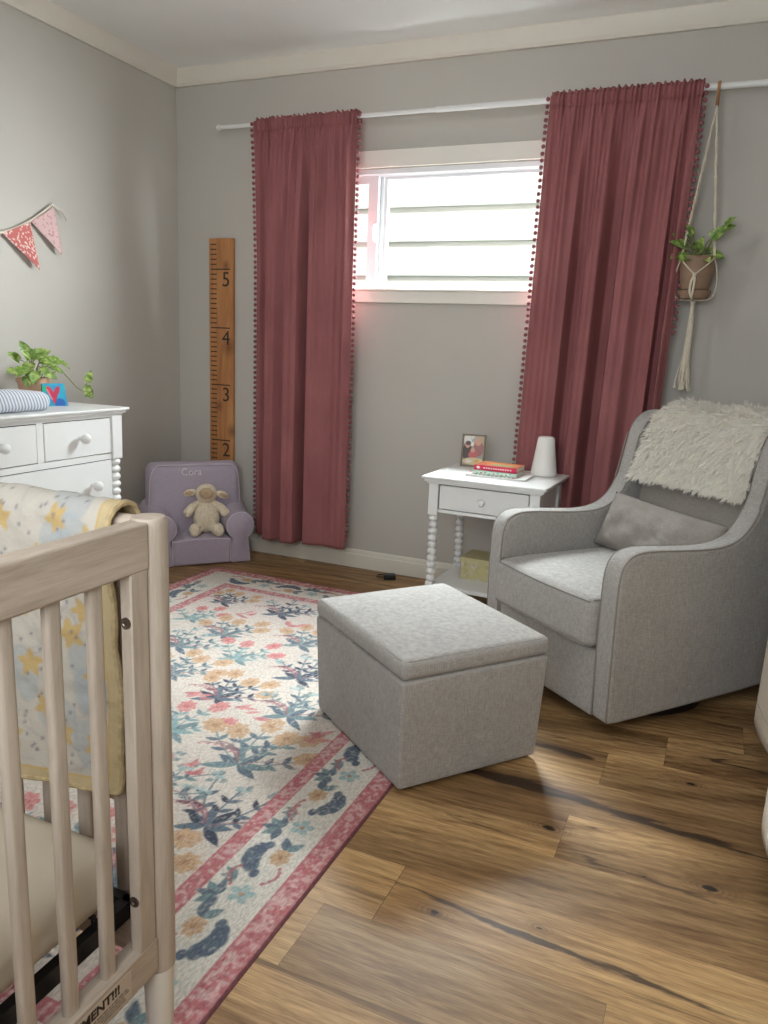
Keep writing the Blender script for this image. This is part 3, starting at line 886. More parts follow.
def text(name, body, mat, parent, loc, rot, size, ext=0.0005, align='CENTER', sx=1.0, bold=0.0):
    cu = bpy.data.curves.new(name + '_curve', 'FONT'); cu.body = body; cu.size = size; cu.extrude = ext
    cu.align_x = align; cu.offset = bold; cu.resolution_u = 4
    tmp = bpy.data.objects.new('tmp', cu); COL.objects.link(tmp)
    dg = bpy.context.evaluated_depsgraph_get(); dg.update()
    me = bpy.data.meshes.new_from_object(tmp.evaluated_get(dg)); me.name = name
    bpy.data.objects.remove(tmp); bpy.data.curves.remove(cu)
    me.materials.clear(); me.materials.append(mat)
    o = bpy.data.objects.new(name, me); COL.objects.link(o)
    o.location = loc; o.rotation_euler = rot; o.scale = (sx, 1, 1)
    if parent is not None: o.parent = parent
    return o
ruler()

# ================================================================= GLIDER
GREY_D, GREY_L = rgb(134, 130, 126), rgb(182, 179, 174)
M_linen = m_linen('grey_linen', GREY_D, GREY_L)
M_linen2 = m_linen('grey_linen_plain', rgb(128, 122, 116), rgb(156, 150, 143), bump=0.25)
M_pipe = m_plain('grey_piping', rgb(136, 130, 123), 0.9, var=0.05, scale=200)
M_black = m_plain('black_metal', rgb(22, 22, 24), 0.4, var=0.05)
A39 = math.radians(39.5)
GP = (2.621, -1.333)
def glider():
    wx, wy = math.cos(A39), -math.sin(A39); bx, by = math.sin(A39), math.cos(A39)
    ox, oy = -0.33, 0.40                       # local shift: corner -> centre of the base
    g = thing('glider_armchair', 'grey linen wingback glider armchair on a black swivel base', 'armchair',
              (GP[0] + wx * ox + bx * oy, GP[1] + wy * ox + by * oy, 0), -A39)
    T = Matrix.Translation((-ox, -oy, 0))
    prof = catmull([(0.0, 0.30, 0), (-0.002, 0.44, 0), (0.002, 0.525, 0), (0.024, 0.572, 0), (0.068, 0.592, 0), (0.14, 0.594, 0), (0.26, 0.586, 0), (0.37, 0.581, 0), (0.45, 0.588, 0), (0.510, 0.612, 0), (0.553, 0.655, 0),
                    (0.582, 0.715, 0), (0.600, 0.790, 0), (0.616, 0.862, 0), (0.646, 0.920, 0), (0.695, 0.951, 0), (0.755, 0.958, 0), (0.815, 0.944, 0)], 5)
    outline = [(p.x, p.y) for p in prof] + [(0.885, 0.90), (0.878, 0.70), (0.830, 0.40), (0.780, 0.16), (0.752, 0.066), (0.60, 0.060), (0.34, 0.052), (0.05, 0.047), (0.010, 0.052), (0.004, 0.16)]
    for (x0, x1) in ((-0.072, 0.0), (-0.66, -0.588)):
        s = MB(); s.prism(outline, 'X', x0, x1, T)
        side = s.build('side_panel', M_linen, g, bevel=0.014, bseg=4, angle=60)
        pp = MB()
        for xx in (x0 + 0.0035, x1 - 0.0035):
            pts = [(xx, y - 0.0, z) for (y, z) in [(0.004, 0.06)] + outline[:len(prof)]]
            # sit the cord on the rounded edge
            c = [Vector(q) for q in pts]
            cc = []
            for i, q in enumerate(c):
                a = c[max(0, i - 1)]; b = c[min(len(c) - 1, i + 1)]
                tt = (b - a).normalized(); nn = Vector((0, -tt.z, tt.y))
                if nn.dot(Vector((0, 0.4, 0.3)) - Vector((0, q.y, q.z))) < 0: nn = -nn
                cc.append(q + nn * 0.0035)
            pp.tube(cc, 0.0028, 6, mat=T)
        pp.build('piping', M_pipe, side)
    # base front, lower frame
    f = MB(); f.rbox((-0.33, 0.38, 0.155), (0.512, 0.74, 0.215), 0.012, T)
    f.build('base_frame', M_linen, g)
    # seat cushion
    def crown(p):
        k = max(0, 1 - (p.x / 0.26) ** 4) * max(0, 1 - (p.y / 0.30) ** 4)
        if p.z > 0: p.z += 0.022 * k
        p.y -= 0.012 * max(0, 1 - (p.x / .26) ** 2) * (1 if p.y < -.25 else 0)
        return p
    s = MB(); s.rbox((-0.33, 0.270, 0.352), (0.508, 0.590, 0.160), 0.030, T, mid=10, fn=crown)
    st = s.build('seat_cushion', M_linen, g)
    pc = MB()
    for zz in (0.424, 0.283):
        pc.tube([(-0.33 + 0.238 * u, -0.022 - .012 * (1 - u * u), zz) for u in [i / 10 - 1 for i in range(21)]], 0.003, 6, mat=T)
    for xx in (-0.577, -0.083):
        pc.tube([(xx, -0.012 + 0.5 * i / 10, 0.430) for i in range(11)], 0.003, 6, mat=T)
    pc.build('piping', M_pipe, st)
    # backrest cushion leaning back
    R = Matrix.Rotation(math.radians(-14), 4, 'X')
    def bulge(p):
        if p.y < 0: p.y -= 0.022 * max(0, 1 - (p.x / .26) ** 4) * max(0, 1 - (p.z / .29) ** 4)
        return p
    s = MB(); s.rbox((0, 0, 0), (0.512, 0.13, 0.60), 0.045, T @ Matrix.Translation((-0.33, 0.700, 0.688)) @ R, mid=10, fn=bulge)
    s.build('backrest', M_linen2, g)
    s = MB(); s.prism([(0.68, 0.10), (0.740, 0.06), (0.815, 0.30), (0.870, 0.70), (0.880, 0.905), (0.83, 0.950), (0.77, 0.94), (0.70, 0.5)], 'X', -0.59, -0.07, T)
    s.build('back_panel', M_linen, g, bevel=0.01, bseg=3)
    # swivel base
    b = MB(); b.lathe([(0.265, 0.0), (0.285, 0.004), (0.285, 0.022), (0.27, 0.030), (0.10, 0.036), (0.06, 0.055)], 48, (0, -0.02, 0))
    b.build('swivel_base', M_black, g)
    return g, T
g_root, GT = glider()
GM = Matrix.Translation((GP[0], GP[1], 0)) @ Matrix.Rotation(-A39, 4, 'Z')   # corner frame in the world

def cushion_pts(w, h, th, nu=46, nv=26, seed=1, wr=0.006):
    """two-sided pillow, returned as MB in local x (w), z (h), y (thickness)"""
    mb = MB(); vs = []; fs = []
    for side in (-1, 1):
        for j in range(nv):
            for i in range(nu):
                u = i / (nu - 1) * 2 - 1; v = j / (nv - 1) * 2 - 1
                e = max(0, (1 - abs(u) ** 3.0)) ** 0.6 * max(0, (1 - abs(v) ** 2.6)) ** 0.55
                pin = 1 - 0.05 * (1 - u * u) * abs(v) ** 2
                pinu = 1 - 0.05 * (1 - v * v) * abs(u) ** 2
                x, z = u * w / 2 * pinu, v * h / 2 * pin
                nz = noise.noise(Vector((u * 3.2 + seed, v * 1.9, side))) * wr + noise.noise(Vector((u * 7 + v * 3 + seed, v * 4, side * 2))) * wr * .55
                y = side * (th / 2 * e) + nz * e * 1.0
                vs.append((x, y, z))
    n = nu * nv
    for j in range(nv - 1):
        for i in range(nu - 1):
            a = j * nu + i
            fs.append((a, a + 1, a + nu + 1, a + nu)); fs.append((n + a, n + a + nu, n + a + nu + 1, n + a + 1))
    mb.add(vs, fs)
    return mb
def merge(o, d=0.0004):
    bm = bmesh.new(); bm.from_mesh(o.data); bmesh.ops.remove_doubles(bm, verts=bm.verts, dist=d)
    bmesh.ops.recalc_face_normals(bm, faces=bm.faces); bm.to_mesh(o.data); bm.free(); return o
def lumbar():
    pil = cushion_pts(0.525, 0.215, 0.125, seed=4, wr=0.016).build('lumbar_pillow', M_linen2)
    merge(pil)
    pil.matrix_world = GM @ Matrix.Translation((-0.325, 0.470, 0.540)) @ Matrix.Rotation(math.radians(-22), 4, 'X') @ Matrix.Rotation(math.radians(2.5), 4, 'Y')
    tag(pil, 'small rumpled grey lumbar pillow leaning in the glider seat', 'pillow')
lumbar()

def fur_throw():
    path = catmull([(0.590, 0.716, 0), (0.608, 0.79, 0), (0.628, 0.86, 0), (0.652, 0.925, 0), (0.692, 0.965, 0), (0.75, 0.977, 0), (0.83, 0.97, 0), (0.895, 0.93, 0), (0.905, 0.84, 0), (0.896, 0.74, 0)], 8)
    cum = [0]
    for a, b in zip(path[:-1], path[1:]): cum.append(cum[-1] + (b - a).length)
    L = cum[-1]
    def at(v):
        s = v * L
        for i in range(len(cum) - 1):
            if s <= cum[i + 1]:
                t = (s - cum[i]) / (cum[i + 1] - cum[i]); p = path[i].lerp(path[i + 1], t); d = (path[i + 1] - path[i]).normalized()
                return p, d
        return path[-1], (path[-1] - path[-2]).normalized()
    def pos(u, v):
        p, d = at(v)
        xl = -0.566 + 0.040 * min(1, v * 2.2); xr = -0.070 + 0.03 * max(0, min(1, v * 4 - 1.4))
        x = xl + (xr - xl) * u
        bump_ = 0.004 * math.sin(u * 9 + v * 4)
        nrm = Vector((0, -d.y, d.x))
        return Vector((x, p.x, p.y)) + nrm * (0.006 + bump_), nrm, Vector((0, d.x, d.y))
    nu, nv = 60, 70
    P = np.zeros((nv, nu, 3))
    for j in range(nv):
        for i in range(nu):
            q, _, _ = pos(i / (nu - 1), j / (nv - 1)); q = GM @ q
            P[j, i] = q
    t = NT('white_faux_fur')
    n = t.noise(t.obj(), 40, 3)
    Mf = t.fin(t.ramp(n, [(0.3, rgb(236, 232, 224)), (0.7, rgb(250, 249, 246))]), 0.8, Sheen_Weight=0.4)
    tl = t.n('ShaderNodeBsdfTranslucent', {'Color': rgb(250, 248, 240)}); mx = t.n('ShaderNodeMixShader', {'Fac': .5})
    t.t.links.new(t.b.outputs[0], mx.inputs[1]); t.t.links.new(tl.outputs[0], mx.inputs[2]); t.t.links.new(mx.outputs[0], t.out.inputs[0])
    root = thing('fur_throw', 'white shaggy faux fur throw draped over the back of the glider', 'throw blanket', tuple(GM @ Vector((-0.33, 0.72, 0.99))))
    inv = Matrix.Translation(-root.location)
    o = grid_obj('throw_backing', P - np.array(root.location)[None, None, :], Mf, root, solid=0.004)
    R = random.Random(3)
    vs = []; fs = []
    R3 = GM.to_3x3()
    for k in range(2300):
        cu, cv = R.uniform(-.005, 1.005), R.random() ** 1.15 * 0.80
        e = R.random()
        if e < .07: cv = R.uniform(0, .02)
        elif e < .12: cu = R.uniform(-.01, .012)
        elif e < .15: cu = 1 - R.uniform(-.005, .01)
        q0, nr, dn = pos(min(1, max(0, cu)), cv)
        d0 = nr * R.uniform(.5, 1.0) - dn * R.uniform(.25, .9) + Vector((R.uniform(-.6, .6), 0, 0))
        if cu < .02: d0.x -= .6
        d0.normalize()
        ln = R.uniform(.026, .044)
        sway = Vector((R.uniform(-.5, .5), R.uniform(-.2, .2), -.7))
        tip0 = q0 + d0 * ln * .55 + (d0 + sway).normalized() * ln * .5
        for m_ in range(8):
            u = min(1, max(0, cu + R.uniform(-.022, .022))); v = min(.98, max(0, cv + R.uniform(-.018, .018)))
            q, _, _ = pos(u, v)
            w = R.uniform(0.0010, 0.0019)
            tip = tip0 + Vector((R.uniform(-1, 1), R.uniform(-1, 1), R.uniform(-1, 1))) * .0045
            p1 = q.lerp(tip, .5) + d0 * ln * .16
            sidev = d0.cross(Vector((R.uniform(-1, 1), R.uniform(-1, 1), R.uniform(-1, 1)))).normalized()
            b = len(vs)
            for pt in (q - sidev * w, q + sidev * w, p1 - sidev * w * .9, p1 + sidev * w * .9, tip):
                vs.append(inv @ (GM @ pt))
            fs += [(b, b + 1, b + 3, b + 2), (b + 2, b + 3, b + 4)]
    m = MB(); m.v = vs; m.f = fs
    m.build('fur_pile', Mf, root, recalc=False)
fur_throw()

# ================================================================= OTTOMAN
def ottoman():
    a = math.radians(-38.0)
    cw = Vector((math.cos(a), math.sin(a))); cb = Vector((-math.sin(a), math.cos(a)))
    F0 = Vector((2.176, -1.894))
    Wd, Dp = 0.535, 0.462
    c = F0 - cw * (Wd / 2) + cb * (Dp / 2)
    # front-right corner in this frame is the near corner
    o = thing('ottoman', 'square grey linen storage ottoman standing half on the rug', 'ottoman', (c.x, c.y, 0), a)
    def taper(p):
        k = 1 + 0.022 * (p.z / 0.15); p.x *= k; p.y *= k; return p
    b = MB(); b.rbox((0, 0, 0.168), (Wd + .006, Dp + .006, 0.312), 0.010, fn=taper); b.build('body', M_linen, o)
    def crown(p):
        if p.z > 0: p.z += 0.014 * max(0, 1 - (p.x / .27) ** 4) * max(0, 1 - (p.y / .235) ** 4)
        return p
    l = MB(); l.rbox((0, 0, 0.352), (Wd + 0.022, Dp + 0.020, 0.056), 0.021, mid=12, fn=crown); lid = l.build('lid', M_linen, o)
    pp = MB(); ww, dd, r = (Wd + .020) / 2 - .009, (Dp + .018) / 2 - .009, 0.014
    pts = []
    for (sx, sy, a0) in ((1, 1, 0), (-1, 1, 90), (-1, -1, 180), (1, -1, 270)):
        for k in range(5):
            t = math.radians(a0 + 90 * k / 4); pts.append((sx * (ww - r) + r * math.cos(t), sy * (dd - r) + r * math.sin(t), 0.3745))
    pp.tube(pts, 0.0026, 6, closed=True); pp.build('piping', M_pipe, lid)
    for sx in (-1, 1):
        for sy in (-1, 1): MB().lathe([(0.014, 0.009), (0.016, 0.011), (0.016, 0.016)], 12, (sx * .23, sy * .19, 0)).build('foot', M_black, o)
ottoman()

# ================================================================= BEDSIDE TABLE AND WHAT STANDS ON IT
TA = math.radians(-1.5)
TC = (1.982, -0.388)
TH = 0.635
TMX = Matrix.Translation((TC[0], TC[1], 0)) @ Matrix.Rotation(TA, 4, 'Z')
def tpos(x, y, z=TH): v = TMX @ Vector((x, y, z)); return (v.x, v.y, v.z)
def spool_profile(z0, z1, r, pitch_, neck=0.48):
    n = max(1, int(round((z1 - z0) / pitch_))); h = (z1 - z0) / n; pr = []
    for i in range(n):
        for k in range(8):
            t = k / 8; pr.append((r * (neck + (1 - neck) * math.sin(PI * t) ** 0.6), z0 + h * (i + t)))
    pr.append((r * neck, z1)); return pr
def table():
    t = thing('bedside_table', 'white bedside table with spool turned legs and one drawer', 'side table', (TC[0], TC[1], 0), TA)
    w, d = 0.530, 0.440
    top = MB(); top.box((0, 0, TH - .006), (w, d, 0.012)); top.box((0, 0, TH - .0175), (w - .018, d - .018, 0.013)); top.box((0, 0, TH - .027), (w - .036, d - .036, .010))
    top.build('tabletop', M_white, t, bevel=0.004, bseg=3)
    lx, ly = w / 2 - .052, d / 2 - .050
    ap = MB()
    ap.box((0, ly + .008, 0.545), (2 * lx, .016, .135)); ap.box((-lx - .006, 0, 0.545), (.016, 2 * ly, .135)); ap.box((lx + .006, 0, 0.545), (.016, 2 * ly, .135))
    ap.box((0, -ly - .008, 0.4865), (2 * lx, .018, .014)); ap.box((0, -ly - .008, 0.607), (2 * lx, .018, .010))
    ap.build('apron', M_white, t, bevel=0.0015, smooth=False)
    for sx in (-1, 1):
        for sy in (-1, 1):
            l = MB(); x, y = sx * (lx + .004), sy * (ly + .004)
            l.box((x, y, 0.540), (.042, .042, .145)); l.box((x, y, 0.145), (.036, .036, .050))
            l.lathe(spool_profile(.170, .468, .0205, .0305), 20, (x, y, 0))
            l.lathe([(.012, 0.0092 if sy < 0 else 0), (.016, .012), (.019, .03), (.0205, .05), (.018, .075), (.014, .085), (.018, .10), (.018, .122)], 20, (x, y, 0))
            l.build('leg', M_white, t, bevel=0.0012)
    MB().box((0, 0, .150), (2 * lx + .02, 2 * ly + .03, .018)).build('shelf', M_white, t, bevel=0.002)
    gp = MB(); gp.box((0, -ly - .001, .547), (2 * lx - .036, .004, .106)); gp.build('drawer_gap', M_dark_gap, t, smooth=False)
    dr = MB(); dr.box((0, -ly - .0105, .547), (2 * lx - .044, .016, .1), None); dro = dr.build('drawer', M_white, t, bevel=.002)
    MB().lathe([(.008, -ly - .018), (.007, -ly - .028), (.013, -ly - .034), (.0165, -ly - .042), (.013, -ly - .050), (.004, -ly - .053)], 20, (0, 0, .547), 'Y').build('knob', M_white, dro)
table()

def photo_frame():
    r = thing('photo_frame', 'small framed family photo standing at the back left of the bedside table', 'photo frame', tpos(-0.172, 0.160), TA + 0.16, tilt=(-0.14, 0))
    w, h = 0.108, 0.148
    M_fr = m_plain('bronze_frame', rgb(112, 98, 78), 0.4, var=.1)
    f = MB()
    for (x, z, a, b) in ((0, .004, w, .008), (0, h - .004, w, .008), (-w / 2 + .004, h / 2, .008, h), (w / 2 - .004, h / 2, .008, h)): f.box((x, 0, z), (a, .012, b))
    f.build('frame', M_fr, r, bevel=.001, smooth=False)
    p = Paint(w - .014, h - .014, .0016, rgb(150, 140, 126))
    W_, H_ = w - .014, h - .014
    sk, wh, dk, bl = rgb(196, 140, 116), rgb(214, 208, 198), rgb(62, 48, 46), rgb(130, 150, 170)
    p.ell(.03, .115, .03, .03, 0, wh); p.ell(.075, .11, .03, .035, 0, rgb(176, 150, 120)); p.ell(.02, .06, .022, .04, 0, dk)
    p.ell(.02, .092, .012, .014, 0, sk); p.ell(.022, .10, .013, .010, 0, dk); p.ell(.07, .075, .024, .034, 0, rgb(150, 92, 84)); p.ell(.068, .105, .013, .015, 0, sk)
    p.ell(.048, .05, .022, .018, .3, rgb(186, 84, 82)); p.ell(.045, .069, .010, .011, 0, sk); p.ell(.05, .018, .05, .017, 0, rgb(206, 184, 140)); p.ell(.03, .018, .014, .008, 0, wh); p.ell(.066, .02, .012, .006, .4, goldc)
    p.line([(.036, .124), (.040, .108), (.048, .124)], .0022, bl)
    P = np.stack([p.X - W_ / 2, np.full_like(p.X, -.003), p.Y + .007], -1)
    grid_obj('photo_print', P, m_attr('photo_print', .25, bump=0), r, colors=p.C)
    b = MB(); b.box((0, .004, h / 2), (w - .01, .004, h - .01)); b.build('backing', M_black, r, smooth=False)
    s = MB(); s.add([(-.012, .006, .10), (.012, .006, .10), (.014, .046, .0), (-.014, .046, .0)], [(0, 1, 2, 3)]); s.build('easel', M_black, r, solid=.002)
goldc = rgb(206, 160, 70)
photo_frame()

def books():
    def book(label, loc, rz, dims, cover, spine, deco=None, z=0, pages=rgb(226, 220, 208)):
        L, D, H = dims
        b = thing('book', label, 'book', tpos(loc[0], loc[1], TH + z), TA + rz, 'books stacked on the bedside table')
        Mc = m_plain('book_cover', cover, 0.35, var=.03)
        c = MB(); c.box((0, 0, H - .001), (L, D, .002)); c.box((0, 0, .001), (L, D, .002))
        c.build('cover', Mc, b, smooth=False)
        sp = MB(); sp.box((0, -D / 2 + .001, H / 2), (L, .002, H)); spo = sp.build('spine', m_plain('book_spine', spine, 0.35, var=.03), b, smooth=False)
        pg = NT('page_block'); vv = pg.noise(pg.obj((1, 1, 60)), 30, 2)
        pm = pg.fin(pg.ramp(vv, [(.3, tuple(x * .8 for x in pages[:3])), (.7, pages)]), .9)
        MB().box((0, .001, H / 2), (L - .006, D - .006, H - .0042)).build('pages', pm, b, smooth=False)
        if deco: deco(b, spo, L, D, H)
        return b
    M_w = m_plain('print_white', rgb(238, 232, 226), .5); M_y = m_plain('print_yellow', rgb(226, 178, 70), .5); M_g = m_plain('print_green', rgb(110, 168, 130), .5)
    M_rd = m_plain('print_red', rgb(190, 60, 60), .5); M_o = m_plain('print_orange', rgb(214, 128, 60), .5); M_k = m_plain('print_dark', rgb(60, 60, 66), .5); M_b = m_plain('print_teal', rgb(80, 150, 160), .5)
    def thin(b, sp, L, D, H):
        m = [M_rd, M_k, M_g, M_o, M_k, M_b, M_rd, M_k, M_y, M_b]
        for k in range(11):     # letters along the front edge of the cover
            bx = MB(); bx.box((-L / 2 + .020 + k * .018, -D / 2 + .018, H + .0003), (.011, .014, .0006)); bx.build('cover_print', m[k % 10], b, smooth=False)
    book('thin white picture book at the bottom of the stack on the bedside table', (.018, -.012), .02, (.255, .185, .008), rgb(232, 232, 230), rgb(236, 236, 234), thin)
    def mid(b, sp, L, D, H):
        x = -L / 2 + .02
        for k in range(9):
            q = MB(); q.ell((x + k * .018, -D / 2 + .0004, H * .5 + (k % 3 - 1) * .003), (.006, .0006, .0035), 8, 6); q.build('spine_print', [M_g, M_rd, M_b][k % 3], sp, smooth=False)
    book('white and mint patterned book in the middle of the bedside table stack', (.006, -.012), .03, (.190, .140, .017), rgb(222, 232, 222), rgb(206, 228, 214), mid, z=.0088)
    def top(b, sp, L, D, H):
        for k in range(12):
            q = MB(); q.box((-L / 2 + .045 + k * .0105, -D / 2 - .0003, H * .5), (.006, .0006, .0055)); q.build('spine_print', M_w, sp, smooth=False)
        q = MB(); q.ell((-L / 2 + .018, -D / 2 - .0003, H * .5), (.008, .0006, .006), 10, 6); q.build('spine_print', M_w, sp, smooth=False)
        q = MB(); q.box((0, .02, H + .0003), (L * .8, D * .5, .0006)); q.build('cover_print', M_o, b, smooth=False)
        q = MB(); q.box((.02, -.02, H + .0004), (L * .5, D * .2, .0006)); q.build('cover_print', M_g, b, smooth=False)
    book('pink spined book with orange cover on top of the bedside stack', (.008, -.006), -.01, (.186, .130, .021), rgb(186, 96, 60), rgb(206, 40, 84), top, z=.0262)
books()

def sound_machine():
    r = thing('night_light', 'white tapered cylinder night light on the right back of the bedside table', 'lamp', tpos(0.166, 0.135), 0)
    m = m_plain('matte_white_shell', rgb(236, 234, 230), .45, var=.01)
    MB().lathe([(.046, .0), (.0535, .002), (.0555, .010), (.055, .020), (.0395, .135), (.037, .158), (.034, .166), (.026, .1695), (.005, .170)], 40).build('lamp_shade', m, r)
    MB().lathe([(.044, -.0), (.048, .001), (.048, .004)], 40).build('base', M_white, r)
sound_machine()

def gift_box():
    r = thing('storage_box', 'pale yellow patterned box with lid on the lower shelf of the bedside table', 'box', tpos(-0.030, 0.045, .159), TA)
    t = NT('yellow_print')
    v = t.n('ShaderNodeTexVoronoi', {'Scale': 26.0}); t.set(v.inputs['Vector'], t.obj())
    n = t.noise(t.obj(), 60, 3)
    c = t.ramp(v.outputs['Distance'], [(.15, rgb(200, 192, 180)), (.35, rgb(186, 177, 146)), (.6, rgb(184, 176, 128))])
    c = t.mix(t.ramp(n, [(.55, (0, 0, 0)), (.7, (.6, .6, .6))]), c, rgb(150, 132, 90))
    m = t.fin(c, .6)
    MB().box((0, 0, .040), (.20, .15, .080)).build('box_body', m, r, smooth=False, bevel=.001)
    MB().box((0, 0, .087), (.206, .156, .024)).build('lid', m_plain('yellow_lid', rgb(188, 180, 136), .6, var=.05, scale=40), r, smooth=False, bevel=.001)
gift_box()

# small dark plug by the baseboard
def plug():
    r = thing('power_adapter', 'small black power adapter on the floor by the back baseboard', 'adapter', (1.385, -0.115, 0.0), 0.5)
    MB().rbox((0, 0, .014), (.06, .045, .027), .006).build('body', M_black, r)
    MB().tube(catmull([(-.03, 0, .01), (-.06, .02, .006), (-.05, .06, .005), (.02, .072, .005)], 5), .003).build('cord', M_black, r)
plug()

# ================================================================= HANGING PLANTER
M_leaf = None
def m_pothos(name, dark, mid_, light_):
    t = NT(name)
    n = t.noise(t.obj((1, 1, 1)), 45, 3, .6, .5)
    c = t.ramp(n, [(.34, dark), (.5, mid_), (.64, light_)])
    m = t.fin(c, .4, Subsurface_Weight=0.0)
    return m
M_pothos = m_pothos('pothos_leaf', rgb(74, 104, 42), rgb(112, 142, 62), rgb(176, 190, 112))
M_stem = m_plain('green_stem', rgb(122, 130, 74), .5, var=.1)
M_soil = m_plain('potting_soil', rgb(52, 38, 30), .95, var=.3, scale=80, bump=.8)
def leaf_mesh(mb, base, dirv, normal, L, wd, droop=0.3, curl=.25):
    d = Vector(dirv).normalized(); n = Vector(normal); n = (n - n.dot(d) * d).normalized(); s = d.cross(n)
    nu, nv = 7, 9; vs = []; fs = []
    for j in range(nv):
        t = j / (nv - 1)
        hw = wd * (math.sin(PI * min(1, (t * .92 + .08)) ** .72)) ** .85 if t < 1 else 0
        back = -0.10 * L * (1 - t) ** 6
        for i in range(nu):
            u = i / (nu - 1) * 2 - 1
            tt = t - .13 * abs(u) * (1 - t) ** 2.5
            p = Vector(base) + d * (L * tt) + s * (u * hw) + n * (curl * hw * abs(u) ** 1.4 - droop * L * t * t)
            vs.append(p)
    for j in range(nv - 1):
        for i in range(nu - 1):
            a = j * nu + i; fs.append((a, a + 1, a + nu + 1, a + nu))
    mb.add(vs, fs)

def hanging_planter():
    px, py = 2.670, ROD_Y - .012
    h = thing('macrame_plant_hanger', 'cream macrame cord plant hanger looped over the rod right of the curtains', 'plant hanger', (2.672, py, ROD_Z + .012))
    O = Vector(h.location)
    def Lc(p): return Vector(p) - O
    M_cord = m_plain('cotton_cord', rgb(214, 204, 184), .9, var=.08, scale=300, bump=.6, bscale=500)
    M_lea = m_plain('tan_leather', rgb(150, 108, 66), .6, var=.1)
    # leather loop over the rod
    s = MB(); r_ = .0145
    pts = [(2.672, py - r_, 2.128)] + [(2.672, py - r_ * math.cos(a), ROD_Z + .0 + r_ * math.sin(a)) for a in [i * PI / 8 for i in range(9)]] + [(2.672, py + r_, 2.128)]
    W2 = .006
    vs = []; fs = []
    for p in pts: vs += [Lc((p[0] - W2, p[1], p[2])), Lc((p[0] + W2, p[1], p[2]))]
    for i in range(len(pts) - 1): fs.append((2 * i, 2 * i + 1, 2 * i + 3, 2 * i + 2))
    s.add(vs, fs); s.build('leather_loop', M_lea, h, solid=.0025)
    def cord(name, pts, r, n=6, tw=True):
        c = MB(); P = catmull([Lc(p) for p in pts], 8)
        c.tube(P, r, n); return c.build(name, M_cord, h)
    top = (2.672, py, 2.128)
    R = .074; zk = 1.556; zb = 1.432; zs = 1.404
    # four cords in two visible pairs
    for k, (dx, dy) in enumerate(((-1, -.45), (1, -.45), (-.93, .45), (.93, .45))):
        kx, ky = px + dx * .062, py + dy * .062
        b = MB(); n = 18
        for q in range(2):
            pts = []
            for i in range(n + 1):
                t = i / n
                x = top[0] + (kx - top[0]) * t; y = top[1] + (ky - top[1]) * t; z = top[2] + (zk - top[2]) * t
                a = t * 26 + q * PI; rr = .0026 * min(1, t * 5)
                pts.append(Lc((x + rr * math.cos(a), y + rr * math.sin(a), z)))
            b.tube(catmull(pts, 3), .0028, 6)
        b.ell(Lc((kx, ky, zk)), .0065, 10, 8)
        b.build('cord', M_cord, h)
    # net under and around the pot
    fx, fy, fz = px - .002, py - .080, 1.488
    for sx in (-1, 1):
        kx, ky = px + sx * .062, py - .45 * .062
        cord('net_cord', [(kx, ky - .006, zk), (px + sx * .045, py - .070, 1.53), (fx, fy, fz)], .0028)
        cord('net_cord', [(kx, ky, zk), (px + sx * .078, py - .02, 1.50), (px + sx * .080, py - .015, 1.44), (px + sx * .062, py - .010, 1.399), (px, py, 1.393)], .0028)
        kx2, ky2 = px + sx * .93 * .062, py + .45 * .062
        cord('net_cord', [(kx2, ky2 + .006, zk), (px + sx * .050, py + .066, 1.50), (px + sx * .05, py + .066, 1.42), (px, py, 1.393)], .0028)
    b = MB()
    for q in (-1, 1):
        b.tube([Lc(v) for v in catmull([(fx, fy, fz), (fx + q * .006 - .004, fy + .000, 1.46), (fx + q * .006 - .006, fy + .004, 1.425), (fx - .003, fy + .015, 1.398), (px, py, 1.391)], 6)], .0045, 6)
    b.ell(Lc((fx, fy, fz)), .008, 10, 8); b.build('net_knot', M_cord, h)
    b = MB(); b.lathe([(.007, 1.37), (.010, 1.385), (.009, 1.398)], 12, tuple(-O + Vector((px, py, 0)))); b.build('gathering_knot', M_cord, h)
    # tassel
    R_ = random.Random(2)
    b = MB()
    for k in range(16):
        a = R_.uniform(0, 2 * PI); q = R_.uniform(.3, 1); sp = .026 * q
        zend = R_.uniform(1.025, 1.05)
        x1 = px - .006 + sp * math.cos(a); y1 = py + sp * .7 * math.sin(a)
        pts = [(px + .004 * math.cos(a), py + .004 * math.sin(a), 1.375), (px + sp * .35 * math.cos(a), py + sp * .35 * math.sin(a), 1.28), (x1 * .5 + px * .5 + R_.uniform(-.003, .003), (y1 + py) / 2, 1.17), (x1, y1, 1.085), (x1 + R_.uniform(-.008, .008), y1, zend)]
        P = catmull([Lc(v) for v in pts], 6); n = len(P)
        b.tube(P, [.0030 + .0004 * math.sin(i * 2.1) for i in range(n - 4)] + [.0036, .005, .0065, .007], 6)
    b.build('tassel', M_cord, h)
    # pot with saucer: sits in the net, a thing of its own
    pot = thing('hanging_pothos', 'leafy pothos in a taupe clay pot with saucer, in the hanging cord net', 'potted plant', (px, py, 1.398))
    M_clay = m_plain('taupe_clay', rgb(142, 116, 94), .7, var=.08, scale=20, bump=.15)
    MB().lathe([(.040, .034), (.052, .036), (.057, .05), (.0655, .10), (.068, .155), (.0695, .165), (.0655, .166), (.063, .150), (.01, .146)], 36).build('pot', M_clay, pot)
    MB().lathe([(.045, .0), (.052, .002), (.062, .022), (.0655, .032), (.062, .033), (.056, .024), (.02, .020), (.002, .033)], 36).build('saucer', M_clay, pot)
    MB().lathe([(.060, .147), (.062, .152), (.03, .156), (.002, .157)], 24).build('soil', M_soil, pot)
    lv = MB(); st = MB()
